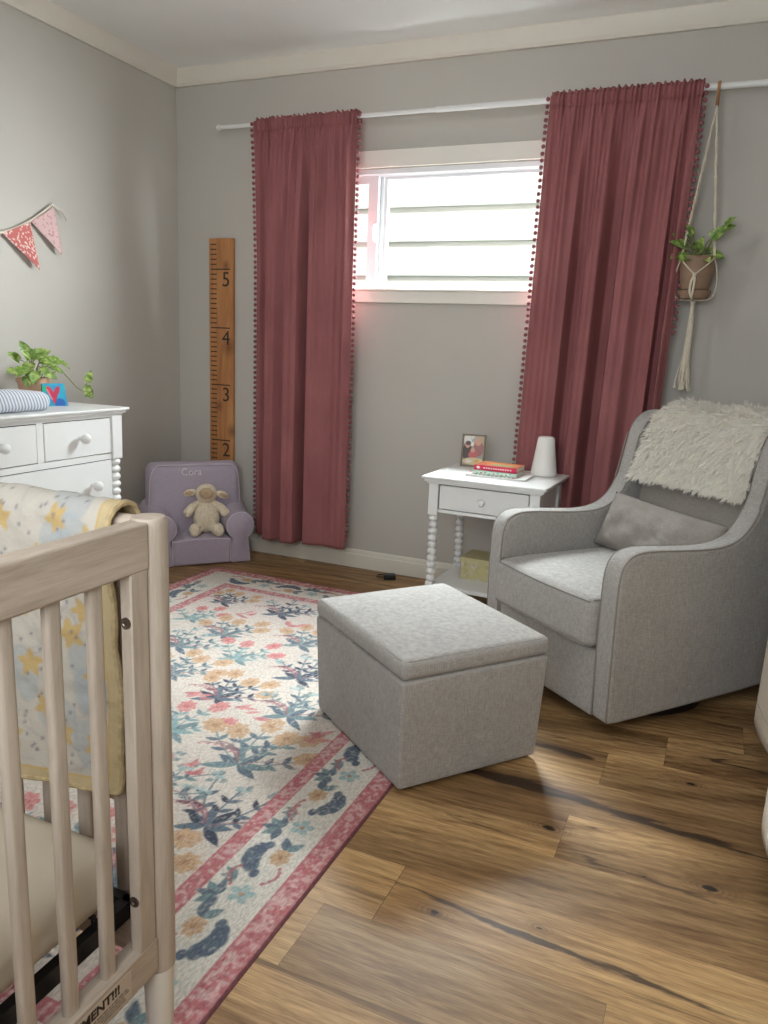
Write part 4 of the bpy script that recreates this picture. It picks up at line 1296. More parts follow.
    spec = [((-.05, -.03, .20), (-.8, -.4, .35), .07), ((-.02, -.055, .215), (-.3, -.8, .4), .062), ((-.055, .0, .235), (-1, -.1, .5), .06), ((-.03, -.04, .165), (-.6, -.7, -.25), .06), ((.0, -.05, .175), (.1, -1, -.1), .055),
            ((.02, -.04, .16), (.5, -.7, -.3), .05), ((.045, -.03, .235), (.8, -.2, .7), .065), ((.075, -.02, .262), (1, -.2, .5), .055), ((.05, -.02, .175), (1, -.4, -.35), .055), ((.0, -.02, .195), (.2, -.5, .9), .05),
            ((-.01, .03, .20), (-.4, .5, .6), .05), ((-.065, -.02, .182), (-.9, -.4, -.5), .05), ((.03, .03, .19), (.6, .5, .4), .05), ((-.03, -.03, .245), (-.5, -.5, .9), .05), ((.09, -.02, .285), (.9, -.5, .9), .045)]
    R2 = random.Random(8)
    for (b0, d, L) in spec:
        nrm = Vector((R2.uniform(-.3, .3), -0.75, .75))
        leaf_mesh(lv, b0, d, nrm, L, L * .42, .18)
        st.tube(catmull([(b0[0] * .25, b0[1] * .25, .150), (b0[0] * .55, b0[1] * .55, (b0[2] + .15) / 2 + .02), b0], 5), .0018, 5)
    lv.build('foliage', M_pothos, pot, recalc=False); st.build('stems', M_stem, pot)
hanging_planter()

# ================================================================= DRESSER
DZ = 0.855
def dresser():
    yR, yL, xf = -0.985, -2.30, 0.460
    d = thing('dresser', 'white dresser with round knobs and spool turned corner posts on the left wall', 'dresser', (xf / 2, (yR + yL) / 2, 0))
    O = Matrix.Translation((-xf / 2, -(yR + yL) / 2, 0))
    t = MB()
    t.box((.24, (yR + yL) / 2, DZ - .006), (.475, yR - yL + .062, .012), O); t.box((.236, (yR + yL) / 2, DZ - .0175), (.462, yR - yL + .040, .012), O); t.box((.232, (yR + yL) / 2, DZ - .0275), (.45, yR - yL + .020, .010), O)
    t.build('dresser_top', M_white, d, bevel=.003, bseg=3)
    b = MB()
    b.box((.222, (yR + yL) / 2, .455), (.432, yR - yL - .03, .735), O)
    # face frame
    def face(y0, y1, z0, z1, x=.442, th=.016): b.box((x, (y0 + y1) / 2, (z0 + z1) / 2), (th, abs(y1 - y0), z1 - z0), O)
    face(yR - .05, yL + .05, .815, .823); face(yR - .05, yL + .05, .636, .660)
    for k in (1, 2): face(yR - .05 - k * .385 - .016, yR - .05 - k * .385 + .016, .66, .815)
    face(yR - .05, yL + .05, .414, .432); face(yR - .05, yL + .05, .203, .219); face(yR - .05, yL + .05, .09, .112)
    b.build('body', M_white, d, bevel=.0012, smooth=False)
    for sy in (yR - .028, yL + .028):
        l = MB(); x = .434
        l.box((x, sy, .728), (.052, .056, .186), O); l.box((x, sy, .10), (.05, .052, .10), O)
        l.lathe(spool_profile(.15, .636, .0275, .0335), 24, (x, sy, 0), mat=O)
        l.lathe([(.016, 0), (.02, .004), (.024, .05)], 24, (x, sy, 0), mat=O)
        l.build('corner_post', M_white, d, bevel=.0015)
        l = MB(); l.box((.03, sy, .42), (.05, .05, .80), O); l.lathe([(.016, 0), (.02, .004), (.024, .05)], 16, (.03, sy, 0), mat=O); l.build('back_post', M_white, d)
    gaps = MB()
    def drawer(y0, y1, z0, z1, knobs):
        gaps.box((.4395, (y0 + y1) / 2, (z0 + z1) / 2), (.003, abs(y1 - y0) + .006, z1 - z0 + .006), O)
        q = MB(); q.box((.445, (y0 + y1) / 2, (z0 + z1) / 2), (.014, abs(y1 - y0), z1 - z0), O); o = q.build('drawer', M_white, d, bevel=.002)
        for ky in knobs:
            k = MB(); k.lathe([(.009, .450), (.0085, .466), (.013, .470), (.0195, .478), (.021, .488), (.018, .498), (.010, .504), (.002, .506)], 20, (0, ky, (z0 + z1) / 2 + .004), 'X', O)
            k.build('knob', M_white, o)
    ys = yR - .06
    for k in range(3):
        y1 = yR - .05 - k * .385 - (.019 if k else .006); y0 = (yR - .05 - (k + 1) * .385 + .019) if k < 2 else yL + .056
        drawer(y0, y1, .664, .811, [(y0 + y1) / 2])
    for (z0, z1) in ((.436, .632), (.222, .410), (.114, .200)):
        ym = (yR + yL) / 2
        drawer(ym + .004, yR - .060, z0, z1, [yR - .060 - .118, ym + .14]); drawer(yL + .060, ym - .004, z0, z1, [yL + .195, ym - .14])
    gaps.build('drawer_gap', M_dark_gap, d, smooth=False)
dresser()

def changing_pad():
    t = NT('striped_pad')
    tc = t.n('ShaderNodeTexCoord'); s = t.n('ShaderNodeSeparateXYZ'); t.set(s.inputs[0], tc.outputs['Object'])
    wv = t.math('SINE', t.math('MULTIPLY', t.math('ADD', s.outputs[1], t.math('MULTIPLY', s.outputs[2], .35)), 430.0))
    c = t.mix(t.math('MULTIPLY', t.math('ADD', wv, .25), 3, clamp=True), rgb(214, 216, 220), rgb(150, 160, 176))
    m = t.fin(c, .9)
    p = thing('changing_pad', 'blue and white striped changing pad on top of the dresser', 'changing pad', (.24, -1.665, DZ))
    def fn(q):
        q.z += .016 * (abs(q.x) / .19) ** 2 if q.z > 0 else 0
        q.z -= .012 * max(0, (q.y - .20) / .1) if q.z > 0 else 0
        return q
    b = MB(); b.rbox((-.005, 0, .040), (.37, .70, .078), .036, mid=14, fn=fn); b.build('pad_cover', m, p)
    q = MB(); q.ell((.155, .33, .052), (.004, .010, .008), 8, 6); q.build('pink_tag', m_plain('pink_dot', rgb(222, 150, 140), .8), p)
changing_pad()

def dresser_plant():
    px, py = .135, -1.150
    r = thing('potted_pothos', 'trailing pothos in a wood toned pot on the dresser beside the changing pad', 'potted plant', (px, py, DZ))
    M_p = m_plain('pale_terracotta', rgb(196, 158, 128), .7, var=.06)
    MB().lathe([(.048, 0), (.052, .002), (.060, .07), (.064, .090), (.068, .092), (.068, .112), (.063, .112), (.060, .098), (.01, .096)], 36).build('pot', M_p, r)
    MB().lathe([(.058, .094), (.06, .099), (.002, .104)], 24).build('soil', M_soil, r)
    lv = MB(); st = MB()
    R2 = random.Random(5)
    def lf(b0, d, L, nrm=None, w=.40):
        L *= .80; b0 = (b0[0], b0[1] + .012, b0[2] * .90 + .006)
        leaf_mesh(lv, b0, d, nrm or Vector((.55, -.45 + R2.uniform(-.3, .3), .75)), L, L * w, .25)
        st.tube(catmull([(b0[0] * .2, b0[1] * .2, .098), (b0[0] * .5, b0[1] * .55, (b0[2] + .1) / 2 + .03), b0], 5), .0018, 5)
    # coordinates: x away from the wall, y towards the corner
    lf((.03, -.03, .215), (.3, .5, .35), .095); lf((.03, -.05, .20), (.2, -.6, .6), .075); lf((.05, .0, .19), (.4, .8, .15), .10); lf((.06, .03, .165), (.4, .9, -.2), .08)
    lf((.02, .08, .20), (.2, .9, -.1), .085); lf((.02, .13, .185), (.2, .9, -.45), .07); lf((.05, -.07, .185), (.3, -.6, -.5), .08); lf((.05, -.10, .16), (.3, -.8, -.2), .085)
    lf((.06, -.06, .15), (.4, -.4, -.6), .075); lf((.04, -.13, .15), (.2, -.9, .1), .07); lf((.06, -.02, .165), (.6, .1, -.5), .07); lf((-.02, .0, .20), (-.3, .3, .7), .08); lf((.0, -.04, .23), (-.1, -.3, .8), .07)
    lf((.05, -.09, .125), (.4, -.3, -.7), .06); lf((-.02, .06, .18), (-.2, .8, .4), .08); lf((.07, .01, .14), (.6, .5, -.5), .05); lf((.01, -.09, .20), (0, -.7, .5), .07)
    st.tube(catmull([(.04, .03, .10), (.06, .08, .145), (.06, .13, .115), (.06, .18, .070), (.06, .225, .05), (.06, .245, .055)], 8), .0022, 6)
    for (b0, d) in (((.06, .243, .095), (.1, .3, .6)), ((.06, .246, .075), (.1, -.3, -.8)), ((.06, .240, .06), (.1, .5, -.7))): leaf_mesh(lv, b0, d, Vector((.9, -.4, .1)), .055, .02, .1)
    st.tube([(.06, .243, .05), (.06, .243, .097)], .0018, 5)
    st.tube(catmull([(.03, .02, .10), (.05, .05, .16), (.05, .10, .145), (.05, .11, .13)], 6), .0016, 5)
    lv.build('foliage', M_pothos, r, recalc=False); st.build('stems', M_stem, r)
dresser_plant()

def heart_canvas():
    r = thing('heart_painting', 'small blue painted block with a red heart, in front of the dresser pothos', 'painting', (.250, -1.148, DZ), math.radians(58), tilt=(-0.0, 0))
    w, h = .100, .092
    p = Paint(w, h, .0016, rgb(60, 130, 190))
    n = smooth_noise(p.ny, p.nx, 5, 5, 3)[..., None]
    p.C = p.C * (1 - n) + np.array(rgb(50, 176, 190)[:3]) * n
    p.ell(.012, .030, .014, .03, .2, rgb(40, 150, 140), .8); p.ell(.070, .012, .022, .02, 0, rgb(48, 92, 170), .9); p.ell(.010, .072, .014, .012, 0, rgb(40, 170, 120), .9)
    hc = rgb(206, 62, 84)
    p.ell(.034, .060, .011, .024, .55, hc); p.ell(.062, .060, .011, .024, -.55, rgb(186, 66, 84)); p.ell(.043, .040, .009, .022, .35, rgb(190, 58, 92)); p.ell(.053, .040, .009, .022, -.35, rgb(186, 60, 86)); p.ell(.048, .024, .006, .014, 0, hc)
    p.line([(.022, .066), (.030, .048), (.040, .028)], .0028, rgb(236, 150, 150), .7)
    H = p.Y / h
    P = np.stack([(p.X - w / 2) * (1 - .12 * H), -.0085 + .030 * H - 0.0, p.Y], -1)
    grid_obj('painted_face', P, m_attr('acrylic_paint', .4, bump=.2, bscale=150), r, colors=p.C)
    b = MB(); a = w / 2; k = .88
    b.add([(-a, -.008, 0), (a, -.008, 0), (a, .012, 0), (-a, .012, 0), (-a * k, .022, h), (a * k, .022, h), (a * k, .034, h), (-a * k, .034, h)],
          [(0, 1, 2, 3), (4, 5, 6, 7), (0, 1, 5, 4), (1, 2, 6, 5), (2, 3, 7, 6), (3, 0, 4, 7)])
    b.build('block', m_plain('teal_side', rgb(46, 128, 128), .5), r, smooth=False)
heart_canvas()

# ================================================================= BUNTING
def bunting():
    r = thing('flag_bunting', 'string of pink and coral triangle flags pinned to the left wall', 'bunting', (0.012, -.885, 1.709))
    O = Vector(r.location)
    M_tape = m_plain('cream_tape', rgb(212, 204, 188), .9)
    def flag(a, b, tip, base, deco, dens, name_label, seed):
        A, B_, T = Vector(a), Vector(b), Vector(tip)
        n = 70; P = np.zeros((n, n, 3)); C = np.zeros((n, n, 3))
        rr = random.Random(seed)
        spots = [(rr.uniform(.02, .98), rr.uniform(0, .95), rr.uniform(.02, .045), rr.uniform(0, 3)) for _ in range(dens)]
        for j in range(n):
            v = j / (n - 1)
            for i in range(n):
                u = i / (n - 1)
                q = (A.lerp(B_, u)).lerp(T, v)
                q.x += .006 * math.sin(u * PI) * (1 - v) + .016 * v * math.sin(v * 2.4)
                P[j, i] = q - O
                x = (u - .5) * (1 - v) + .5
                c = np.array(base[:3])
                for (sx, sy, sr, sa) in spots:
                    dx, dy = x - sx, v - sy
                    ca, sb = math.cos(sa), math.sin(sa)
                    e = ((dx * ca + dy * sb) / sr) ** 2 + ((-dx * sb + dy * ca) / (sr * .45)) ** 2
                    if e < 1: c = np.array(deco[:3])
                C[j, i] = c
        o = grid_obj('flag', P, m_attr('flag_cloth', .9, bump=.2), r, colors=C, solid=.0018)
        o['label'] = name_label
        return o
    flag((.014, -1.158, 1.552), (.014, -1.013, 1.618), (.014, -.985, 1.423), rgb(184, 104, 100), rgb(216, 196, 186), 190, 'coral flag with white sprigs', 1)
    flag((.014, -1.006, 1.622), (.014, -.878, 1.704), (.014, -.853, 1.497), rgb(204, 172, 170), rgb(180, 138, 140), 90, 'pale pink flag', 2)
    flag((.014, -1.315, 1.525), (.014, -1.165, 1.550), (.014, -1.235, 1.345), rgb(204, 172, 170), rgb(180, 138, 140), 90, 'pale pink flag', 3)
    tp = MB()
    pts = catmull([(.012, -1.95, 1.62), (.013, -1.6, 1.53), (.013, -1.31, 1.528), (.013, -1.16, 1.554), (.013, -1.01, 1.622), (.012, -.885, 1.709)], 10)
    vs = []; fs = []
    for q in pts: vs += [q - O + Vector((0, 0, .006)), q - O + Vector((0, 0, -.006))]
    for i in range(len(pts) - 1): fs.append((2 * i, 2 * i + 1, 2 * i + 3, 2 * i + 2))
    tp.add(vs, fs); tp.build('tape', M_tape, r, solid=.003)
    tl = MB(); tl.tube([q - O for q in catmull([(.012, -.885, 1.709), (.016, -.865, 1.700), (.018, -.835, 1.690), (.020, -.812, 1.655)], 6)], .0035, 6); tl.build('tape_tail', M_tape, r)
    MB().lathe([(.004, -.002), (.005, .004), (.003, .006)], 10, (0, 0, .0), 'X').build('pin', M_white, r)
bunting()

# ================================================================= CHILD ARMCHAIR AND PLUSH LAMB
KA = math.radians(49.0)
def kid_chair():
    w, D, H = 0.545, 0.280, 0.520
    FR = Vector((0.622, -0.196)); cw = Vector((math.cos(KA), math.sin(KA))); cb = Vector((-math.sin(KA), math.cos(KA)))
    c = FR - cw * (w / 2)
    m = m_linen('lavender_twill', rgb(160, 150, 164), rgb(184, 174, 188), scale=700, bump=.2)
    M_pp = m_plain('white_piping', rgb(206, 198, 208), .8)
    r = thing('child_armchair', 'small lavender child armchair with white piping in the room corner', 'armchair', (c.x, c.y, 0), KA)
    # back
    def fb(p):
        k = (p.z + .258) / .516
        p.y += 0.0 * k
        p.x *= 1.0 - .035 * max(0, k)
        if p.y < 0: p.y -= .012 * max(0, 1 - (p.x / .24) ** 4) * max(0, 1 - (p.z / .24) ** 4)
        return p
    b = MB(); b.rbox((0, .216, .260), (.505, .125, .512), .045, mid=12, fn=fb); bk = b.build('backrest', m, r)
    # seat block
    def fs_(p):
        if p.z > 0: p.z += .010 * max(0, 1 - (p.x / .16) ** 2)
        return p
    s = MB(); s.rbox((0, .105, .070), (.300, .215, .135), .014, mid=8, fn=fs_); st = s.build('seat', m, r)
    # arms: rounded roll on a straight side
    for sx in (-1, 1):
        a = MB(); n = 26
        prof = []
        for k in range(n + 1):
            t = math.radians(-55 + 290 * k / n); prof.append((.074 * math.cos(t), .200 + .074 * math.sin(t)))
        prof = [(.058, .004)] + prof + [(-.052, .004)]
        ring = []
        yy = [0.002, .006, .016, .10, .18, .24]; sc = [.92, .98, 1, 1.0, 1.05, 1.1]; lift = [0, 0, 0, .006, .030, .055]
        vs = []; fs = []; N = len(prof)
        for y, k2, lf in zip(yy, sc, lift):
            for (px_, pz) in prof:
                z = pz
                if pz > .05: z = .20 + (pz - .20) * k2 + lf
                vs.append((sx * .203 + px_ * k2, y, max(.004, z)))
        for i in range(len(yy) - 1):
            for k in range(N):
                l = (k + 1) % N; fs.append((i * N + k, i * N + l, (i + 1) * N + l, (i + 1) * N + k))
        fs.append(tuple(range(N))); fs.append(tuple(reversed(range((len(yy) - 1) * N, len(yy) * N))))
        a.add(vs, fs); ao = a.build('armrest', m, r, angle=50)
        pp = MB(); pp.tube([(sx * .203 + q[0] * .985, .006, q[1] if q[1] < .05 else .20 + (q[1] - .20) * .985) for q in prof[1:-1]], .0028, 6)
        pp.tube([(sx * .203 - sx * .052, .004, .01), (sx * .203 - sx * .052, .004, .14)], .0024, 6)
        pp.build('piping', M_pp, ao)
    pp = MB(); pp.tube([(-.142 + .284 * i / 10, -.0035, .134 + .008 * (1 - ((i - 5) / 5) ** 2)) for i in range(11)], .0028, 6); pp.build('piping', M_pp, st)
    # piping round the back's front edge
    pp = MB(); pts = []
    hw, top = .232, .506
    pts = [(-hw - .008, .160, .28), (-hw - .004, .159, .38), (-hw + .004, .158, .455), (-hw + .030, .158, top - .006), (-hw + .07, .158, top), (0, .157, top + .002), (hw - .07, .158, top), (hw - .030, .158, top - .006), (hw - .004, .158, .455), (hw + .004, .159, .38), (hw + .008, .160, .28)]
    pp.tube(catmull(pts, 6), .0028, 6); pp.build('piping', M_pp, bk)
    text('embroidered_name', 'Cora', m_plain('white_thread', rgb(222, 216, 224), .8), bk, (-.022, .1430, .455), (PI / 2, 0, 0), .052, ext=.0025, bold=.0003)
kid_chair()

def lamb():
    FR = Vector((0.622, -0.196)); cw = Vector((math.cos(KA), math.sin(KA))); cb = Vector((-math.sin(KA), math.cos(KA)))
    c = FR - cw * (0.545 / 2 - .042) + cb * 0.088
    r = thing('plush_lamb', 'cream plush lamb with floppy ears sitting on the lavender child armchair', 'stuffed animal', (c.x, c.y, .146), KA - math.radians(12))
    r.scale = (1.13, 1.13, 1.15)
    t = NT('cream_plush'); n = t.noise(t.obj(), 190, 2); n2 = t.n('ShaderNodeTexVoronoi', {'Scale': 120.0}); t.set(n2.inputs['Vector'], t.obj())
    c_ = t.ramp(n2.outputs['Distance'], [(.1, rgb(208, 192, 164)), (.6, rgb(230, 218, 194))]); t.bump(n2.outputs['Distance'], .9, .003)
    Mc = t.fin(c_, .95, Sheen_Weight=.3)
    b = MB()
    b.ell((0, .030, .070), (.062, .050, .070), 24, 16); b.ell((0, .034, .120), (.044, .036, .045), 20, 14); b.ell((0, .030, .150), (.030, .028, .025), 16, 10)
    b.ell((0, .022, .186), (.050, .042, .046), 24, 16)                          # head
    for s in (-1, 1):
        R = Matrix.Rotation(s * math.radians(58), 3, 'Y')
        b.tube(catmull([(s * .036, .026, .138), (s * .062, .010, .125), (s * .082, -.004, .106), (s * .086, -.008, .098)], 6), [.017] * 6 + [.020] * 6 + [.022] * 5 + [.023, .018], 12)
        b.ell((s * .083, -.006, .102), .021, 14, 10)
        b.tube(catmull([(s * .030, .010, .030), (s * .045, -.030, .022), (s * .052, -.058, .026)], 6), .022, 12)
        b.ell((s * .053, -.064, .033), (.026, .020, .032), 16, 12)
    o = b.build('body', Mc, r)
    md = o.modifiers.new('remesh', 'REMESH'); md.mode = 'VOXEL'; md.voxel_size = .0035; md.use_smooth_shade = True
    sm = o.modifiers.new('smooth', 'SMOOTH'); sm.factor = .6; sm.iterations = 4
    e = MB()
    for s in (-1, 1):
        e = MB(); R = Matrix.Rotation(s * math.radians(12 if s < 0 else 22), 3, 'Y')
        e.ell((s * .074, .020, .190 - (.010 if s > 0 else 0)), (.030, .009, .017), 16, 10, rot=R); e.build('ear', Mc, r)
        q = MB(); q.ell((s * .078, .0125, .189 - (.010 if s > 0 else 0)), (.020, .004, .009), 14, 8, rot=R); q.build('inner_ear', m_plain('tan_felt', rgb(190, 164, 132), .9), r)
    mz = MB(); mz.ell((0, -.012, .192), (.033, .022, .026), 20, 12)
    mo = mz.build('muzzle', m_plain('tan_muzzle', rgb(196, 170, 138), .9, var=.05, scale=80), r)
    nz = MB(); nz.tube(catmull([(-.006, -.034, .200), (0, -.0350, .197), (.006, -.034, .200)], 4), .0012, 5); nz.tube([(0, -.0350, .197), (0, -.0345, .190)], .001, 5); nz.build('nose_stitch', m_plain('brown_thread', rgb(150, 116, 86), .8), mo)
lamb()

# ================================================================= CRIB
CX, CY = 2.112, -2.762      # near end post / far-side post
def crib():
    r = thing('crib', 'pale washed pine crib with slatted sides in the left foreground', 'crib', (1.45, -3.17, 0))
    O = Matrix.Translation((-1.45, 3.17, 0))
    CL, CYN = 0.80, -3.54
    # posts
    for (x, y) in ((CX, CY), (CX, CYN), (CL, CY), (CL, CYN)):
        p = MB(); p.lathe([(.0225, .172), (.0265, .174), (.0268, .20), (.0268, .895), (.0258, .904), (.0225, .909), (.004, .9095)], 32, (x, y, 0), mat=O)
        po = p.build('post', M_cwood, r)
        f = MB(); f.lathe([(.018, .009), (.020, .011), (.0245, .165), (.0245, .172)], 28, (x, y, 0), mat=O)
        fo = f.build('foot', m_plain('white_foot', rgb(220, 214, 204), .5, var=.01), po)
    # end frames (near x = CX and far x = CL)
    for ex, full in ((CX, True), (CL, False)):
        xs = ex + .002 if full else ex - .002
        e = MB(); e.box((xs, (CY + CYN) / 2, .8725), (.034, CY - CYN - .044, .068), O); e.build('top_rail', M_cwoodY, r, bevel=.004, bseg=3)
        e = MB(); e.box((xs, (CY + CYN) / 2, .213), (.034, CY - CYN - .044, .060), O); eb = e.build('bottom_rail', M_cwoodY, r, bevel=.003, bseg=3)
        for sy in (CY - .043, CYN + .043):
            e = MB(); e.box((xs + (.0065 if full else -.0065), sy, .541), (.020, .034, .600), O); so = e.build('stile', M_cwood, r, bevel=.0025)
            if full and sy > -3:
                for zz in (.770, .330):
                    q = MB(); q.lathe([(.0085, -.0005), (.0085, .0015), (.005, .0020), (.0035, .0008)], 16, (0, 0, 0), 'Y'); qo = q.build('bolt', m_plain('bolt_steel', rgb(120, 108, 96), .35, Metallic=.8), so)
                    qo.matrix_local = O @ Matrix.Translation((xs + .0065, sy - .017, zz)) @ Matrix.Rotation(PI, 4, 'Z')
        y = -2.874
        k = 0
        while y > CYN + .06:
            s = MB(); s.rbox((xs, y, .541), (.015, .024, .610), .0065, O, mid=1, cor=3); s.build('slat', M_cwood, r)
            y -= .071
    # long sides
    for sy in (CY, CYN):
        e = MB(); e.tube([(CL, sy, .888), (CX, sy, .888)], .020, 20, mat=O); e.build('top_rail', M_cwoodX, r)
        e = MB(); e.box(((CL + CX) / 2, sy, .213), (CX - CL - .05, .024, .062), O); e.build('bottom_rail', M_cwoodX, r, bevel=.003)
        x = CX - .0655
        while x > CL + .05:
            s = MB(); s.rbox((x, sy, .555), (.026, .013, .640), .006, O, mid=1, cor=3); s.build('slat', M_cwood, r)
            x -= .0765
    # black mattress support
    b = MB()
    z = .285
    for (p0, p1) in (((CX - .034, CY - .03), (CX - .034, CYN + .03)), ((CL + .03, CY - .03), (CL + .03, CYN + .03)), ((CL + .03, CY - .028), (CX - .034, CY - .028)), ((CL + .03, CYN + .028), (CX - .034, CYN + .028))):
        b.box(((p0[0] + p1[0]) / 2, (p0[1] + p1[1]) / 2, z), (abs(p0[0] - p1[0]) + .018, abs(p0[1] - p1[1]) + .018, .030), O)
    for k in range(9): b.tube([(CL + .03 + (k + 1) * .125, CY - .03, z + .005), (CL + .03 + (k + 1) * .125, CYN + .03, z + .005)], .003, 6, mat=O)
    b.tube([(CX - .034, CY - .10, z + .015), (CX - .034, CY - .10, z + .035)], .004, 8, mat=O)
    b.tube([(CX - .044, CY - .10, z + .03), (CX - .020, CY - .10, z + .03)], .003, 8, mat=O)
    b.build('mattress_support', M_black, r, bevel=.002)
    # warning label on the bottom rail
    xs = CX + .002 + .0172
    lb = MB(); lb.box((xs + .0002, -2.957, .213), (.0005, .222, .044), O); lo = lb.build('warning_label', m_plain('label_film', rgb(192, 178, 162), .5, var=.01), r, smooth=False)
    M_ink = m_plain('label_ink', rgb(36, 32, 30), .5)
    t1 = text('label_text', 'AVERTISSEMENT!!!', M_ink, lo, (0, 0, 0), (0, 0, 0), .0185, ext=.0002, bold=.0006)
    t1.matrix_local = O @ Matrix.Translation((xs + .0008, -2.957, .2165)) @ Matrix.Rotation(PI / 2, 4, 'Z') @ Matrix.Rotation(PI / 2, 4, 'X') @ Matrix.Diagonal((1.16, 1.12, 1, 1))
    fine = MB(); R = random.Random(1)
    for row in range(4):
        y = -3.060
        while y < -2.860:
            l = R.uniform(.003, .010); fine.box((xs + .0007, y + l / 2, .2095 - row * .0048), (.0003, l, .0016), O); y += l + .0022
    fine.build('fine_print', M_ink, lo, smooth=False)
crib()

def crib_mattress():
    m = m_plain('cream_sheet', rgb(208, 196, 178), .9, var=.03, bump=.1, bscale=200)
    def fn(p):
        if p.z > 0:
            p.z += .008 * noise.noise(Vector((p.x * 5, p.y * 5, 0)))
        p.x += .004 * noise.noise(Vector((p.z * 30, p.y * 14, 3))); p.y += .003 * noise.noise(Vector((p.x * 14, p.z * 30, 8)))
        return p
    b = MB(); b.rbox((0, 0, .060), (1.222, .640, .120), .048, mid=40, cor=5, fn=fn)
    o = b.build('crib_mattress', m); o.location = (1.478, -3.126, .306)
    tag(o, 'crib mattress with cream fitted sheet inside the slatted crib', 'mattress')
crib_mattress()

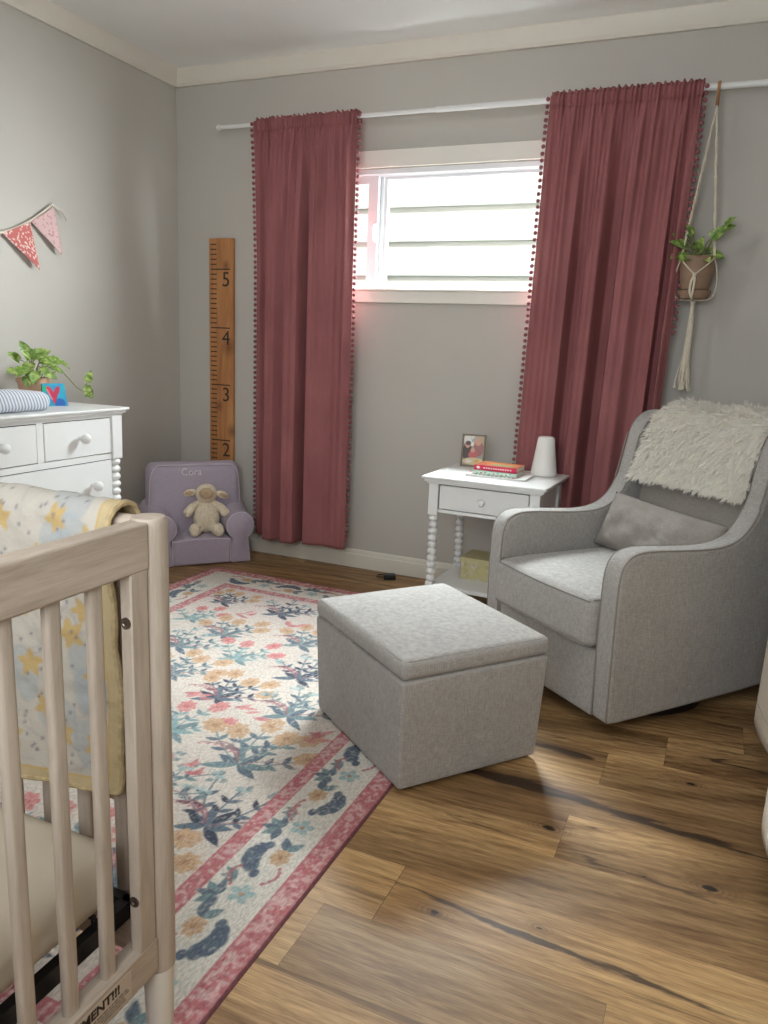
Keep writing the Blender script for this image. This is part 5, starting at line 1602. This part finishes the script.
def star_quilt():
    # path in (y, z): inside hem, up, over the rail, down outside
    zi, zo = .452, .40
    top = .915
    path = catmull([(-2.7925, zi, 0), (-2.7890, .60, 0), (-2.7880, .76, 0), (-2.7875, .87, 0), (-2.7820, .905, 0), (-2.7580, .9175, 0), (-2.7345, .905, 0), (-2.7280, .86, 0), (-2.7220, .70, 0), (-2.7200, .55, 0), (-2.7220, zo, 0)], 14)
    cum = [0.0]
    for a, b in zip(path[:-1], path[1:]): cum.append(cum[-1] + (b - a).length)
    L = cum[-1]; X1, X0 = 2.072, 1.12
    w = X1 - X0
    p = Paint(w, L, .0034, rgb(182, 176, 166))
    R = random.Random(4)
    n = smooth_noise(p.ny, p.nx, 9, 9, 8)[..., None]; p.C = p.C * (1 - .35 * n) + np.array(rgb(192, 184, 168)[:3]) * .35 * n
    pb = rgb(156, 163, 166); st = rgb(186, 158, 102); dots = rgb(110, 108, 120); ln = rgb(160, 156, 160)
    for k in range(70): p.ell(R.uniform(0, w), R.uniform(0, L), R.uniform(.02, .05), R.uniform(.02, .04), R.uniform(0, 3), pb, .55)
    for k in range(240):
        x, y = R.uniform(0, w), R.uniform(0, L); a = R.uniform(0, 6.28)
        p.line([(x, y), (x + .05 * math.cos(a), y + .05 * math.sin(a))], .0012, ln, .7)
    fixed = [(2.036, .415), (1.975, .44), (1.935, .375), (2.015, .30), (2.030, .20), (2.030, .075), (1.968, .09), (1.99, .26), (1.93, .13), (1.90, .30), (1.905, .20), (1.86, .43), (1.86, .07), (2.0, .51), (1.92, .52), (1.80, .36), (1.80, .16)]
    for (x, y) in fixed: p.star(x - X0, y, R.uniform(.023, .029), R.uniform(0, 1.2), st, .9)
    for k in range(70):
        x, y = R.uniform(0, w), R.uniform(0, L)
        if x > 1.82 - X0 and y < .55: continue
        p.star(x, y, R.uniform(.02, .028), R.uniform(0, 1.2), st, .9)
    for k in range(900): p.ell(R.uniform(0, w), R.uniform(0, L), .0026, .0026, 0, dots, .85)
    bd = rgb(186, 168, 132)
    D = np.minimum(np.minimum(p.X, w - p.X), np.minimum(p.Y, L - p.Y))
    m = (D < .020)[..., None]; p.C = np.where(m, np.array(bd[:3]), p.C)
    m = ((D > .020) & (D < .0225))[..., None]; p.C = np.where(m, np.array(rgb(190, 160, 104)[:3]), p.C)
    ny, nx = p.ny, p.nx
    s = np.linspace(0, L, ny); P = np.zeros((ny, nx, 3))
    px_ = np.array([q.x for q in path]); pz_ = np.array([q.y for q in path]); cu = np.array(cum)
    Y = np.interp(s, cu, px_); Z = np.interp(s, cu, pz_)
    dY = np.gradient(Y); dZ = np.gradient(Z); nn = np.hypot(dY, dZ); nY, nZ = -dZ / nn, dY / nn
    puff = smooth_noise(ny, nx, int(L / .02), int(w / .02), 31) * .0045
    rip = .004 * np.sin(p.X * 26 + 1.0) * np.clip(np.abs(s[:, None] / L - .5) * 2, 0, 1)
    off = (.0035 + puff + np.abs(rip)) * (-1 if nY[10] > 0 else 1) * -1
    sgn = 1.0 if (nY[10] < 0) else -1.0
    edge = np.clip((w - p.X) / .03, 0, 1)
    d = sgn * (.003 + puff + np.abs(rip)) 
    # binding rolls and flares at the free edge
    flare = np.where(p.X > w - .03, .006 * np.sin(s[:, None] * 45) , 0)
    P[..., 0] = X0 + p.X + .010 * np.sin(s[:, None] * 9 + .5) * (p.X / w) ** 6 + flare * .4
    P[..., 1] = Y[:, None] + nY[:, None] * d
    P[..., 2] = Z[:, None] + nZ[:, None] * d - 0.018 * (1 - p.X / w) * 0
    inner = np.clip((L * .45 - s) / (L * .45), 0, 1)[:, None]
    P[..., 2] += inner * .034 * np.clip((p.X / w - .68) / .32, 0, 1) ** 1.3
    root = thing('star_quilt', 'cream and blue baby quilt with gold stars hanging over the crib side rail', 'blanket', (1.6, -2.80, .92))
    q = P - np.array(root.location)[None, None, :]
    grid_obj('quilt_cloth', q, m_attr('muslin_print', .95, bump=.5, bscale=90, bdist=.004, spec=.1), root, colors=p.C, solid=.004)
    e = MB(); col_ = q[:, -1]
    e.tube([Vector(col_[i]) + Vector((.001, 0, 0)) for i in range(0, ny, 4)], [.0050 + .0008 * math.sin(i * 1.9) for i in range(0, ny, 4)], 8)
    h_ = q[0, :]
    e.tube([Vector(h_[i]) for i in range(0, nx, 4)], .0046, 8)
    e.build('binding', m_plain('gold_binding', rgb(184, 164, 124), .95, var=.12, scale=90, bump=.6, bscale=120, bdist=.003), root)
star_quilt()

# ================================================================= CREAM CLOSET CURTAIN ON THE RIGHT WALL
def closet_curtain():
    t = m_linen('cream_linen', rgb(196, 184, 164), rgb(222, 212, 194), scale=500, bump=.3)
    r = thing('linen_curtain', 'cream linen curtain with stitched hem at the right edge beside the glider', 'curtain', (3.12, -1.85, 0))
    nu, nv = 260, 60
    y0, y1 = -1.13, -2.75
    ys = np.linspace(0, 1, nu); zs = np.linspace(2.18, .10, nv)
    P = np.zeros((nv, nu, 3))
    for j, z in enumerate(zs):
        k = .35 + .65 * (2.18 - z) / 2.08
        yy = y0 + (y1 - y0) * ys
        ph = (yy + 1.225) / .60 * 2 * PI
        x = 3.088 - .058 * k * np.cos(ph) + .010 * k * np.cos(ph * 2 + .6)
        P[j, :, 0] = x - 3.12; P[j, :, 1] = yy + 1.85 + .03 * k * np.sin(ph); P[j, :, 2] = z
    grid_obj('curtain_panel', P, t, r, solid=.003)
    h = MB(); h.tube([tuple(np.array(P[-3, i]) + np.array([-.0015, 0, 0])) for i in range(0, nu, 2)], .0012, 5); h.build('hem_stitch', m_plain('hem_thread', rgb(176, 164, 146), .9), r)
    cr = thing('closet_rod', 'white rod holding the cream linen curtain', 'curtain rod', (3.12, -1.9, 2.19))
    MB().tube([(0, .85, 0), (0, -.95, 0)], .010, 12).build('rod', M_white, cr)
    for y in (.80, -.90): MB().tube([(0, y, 0), (XR - 3.12, y, 0)], .006, 8).build('bracket', M_white, cr)
closet_curtain()
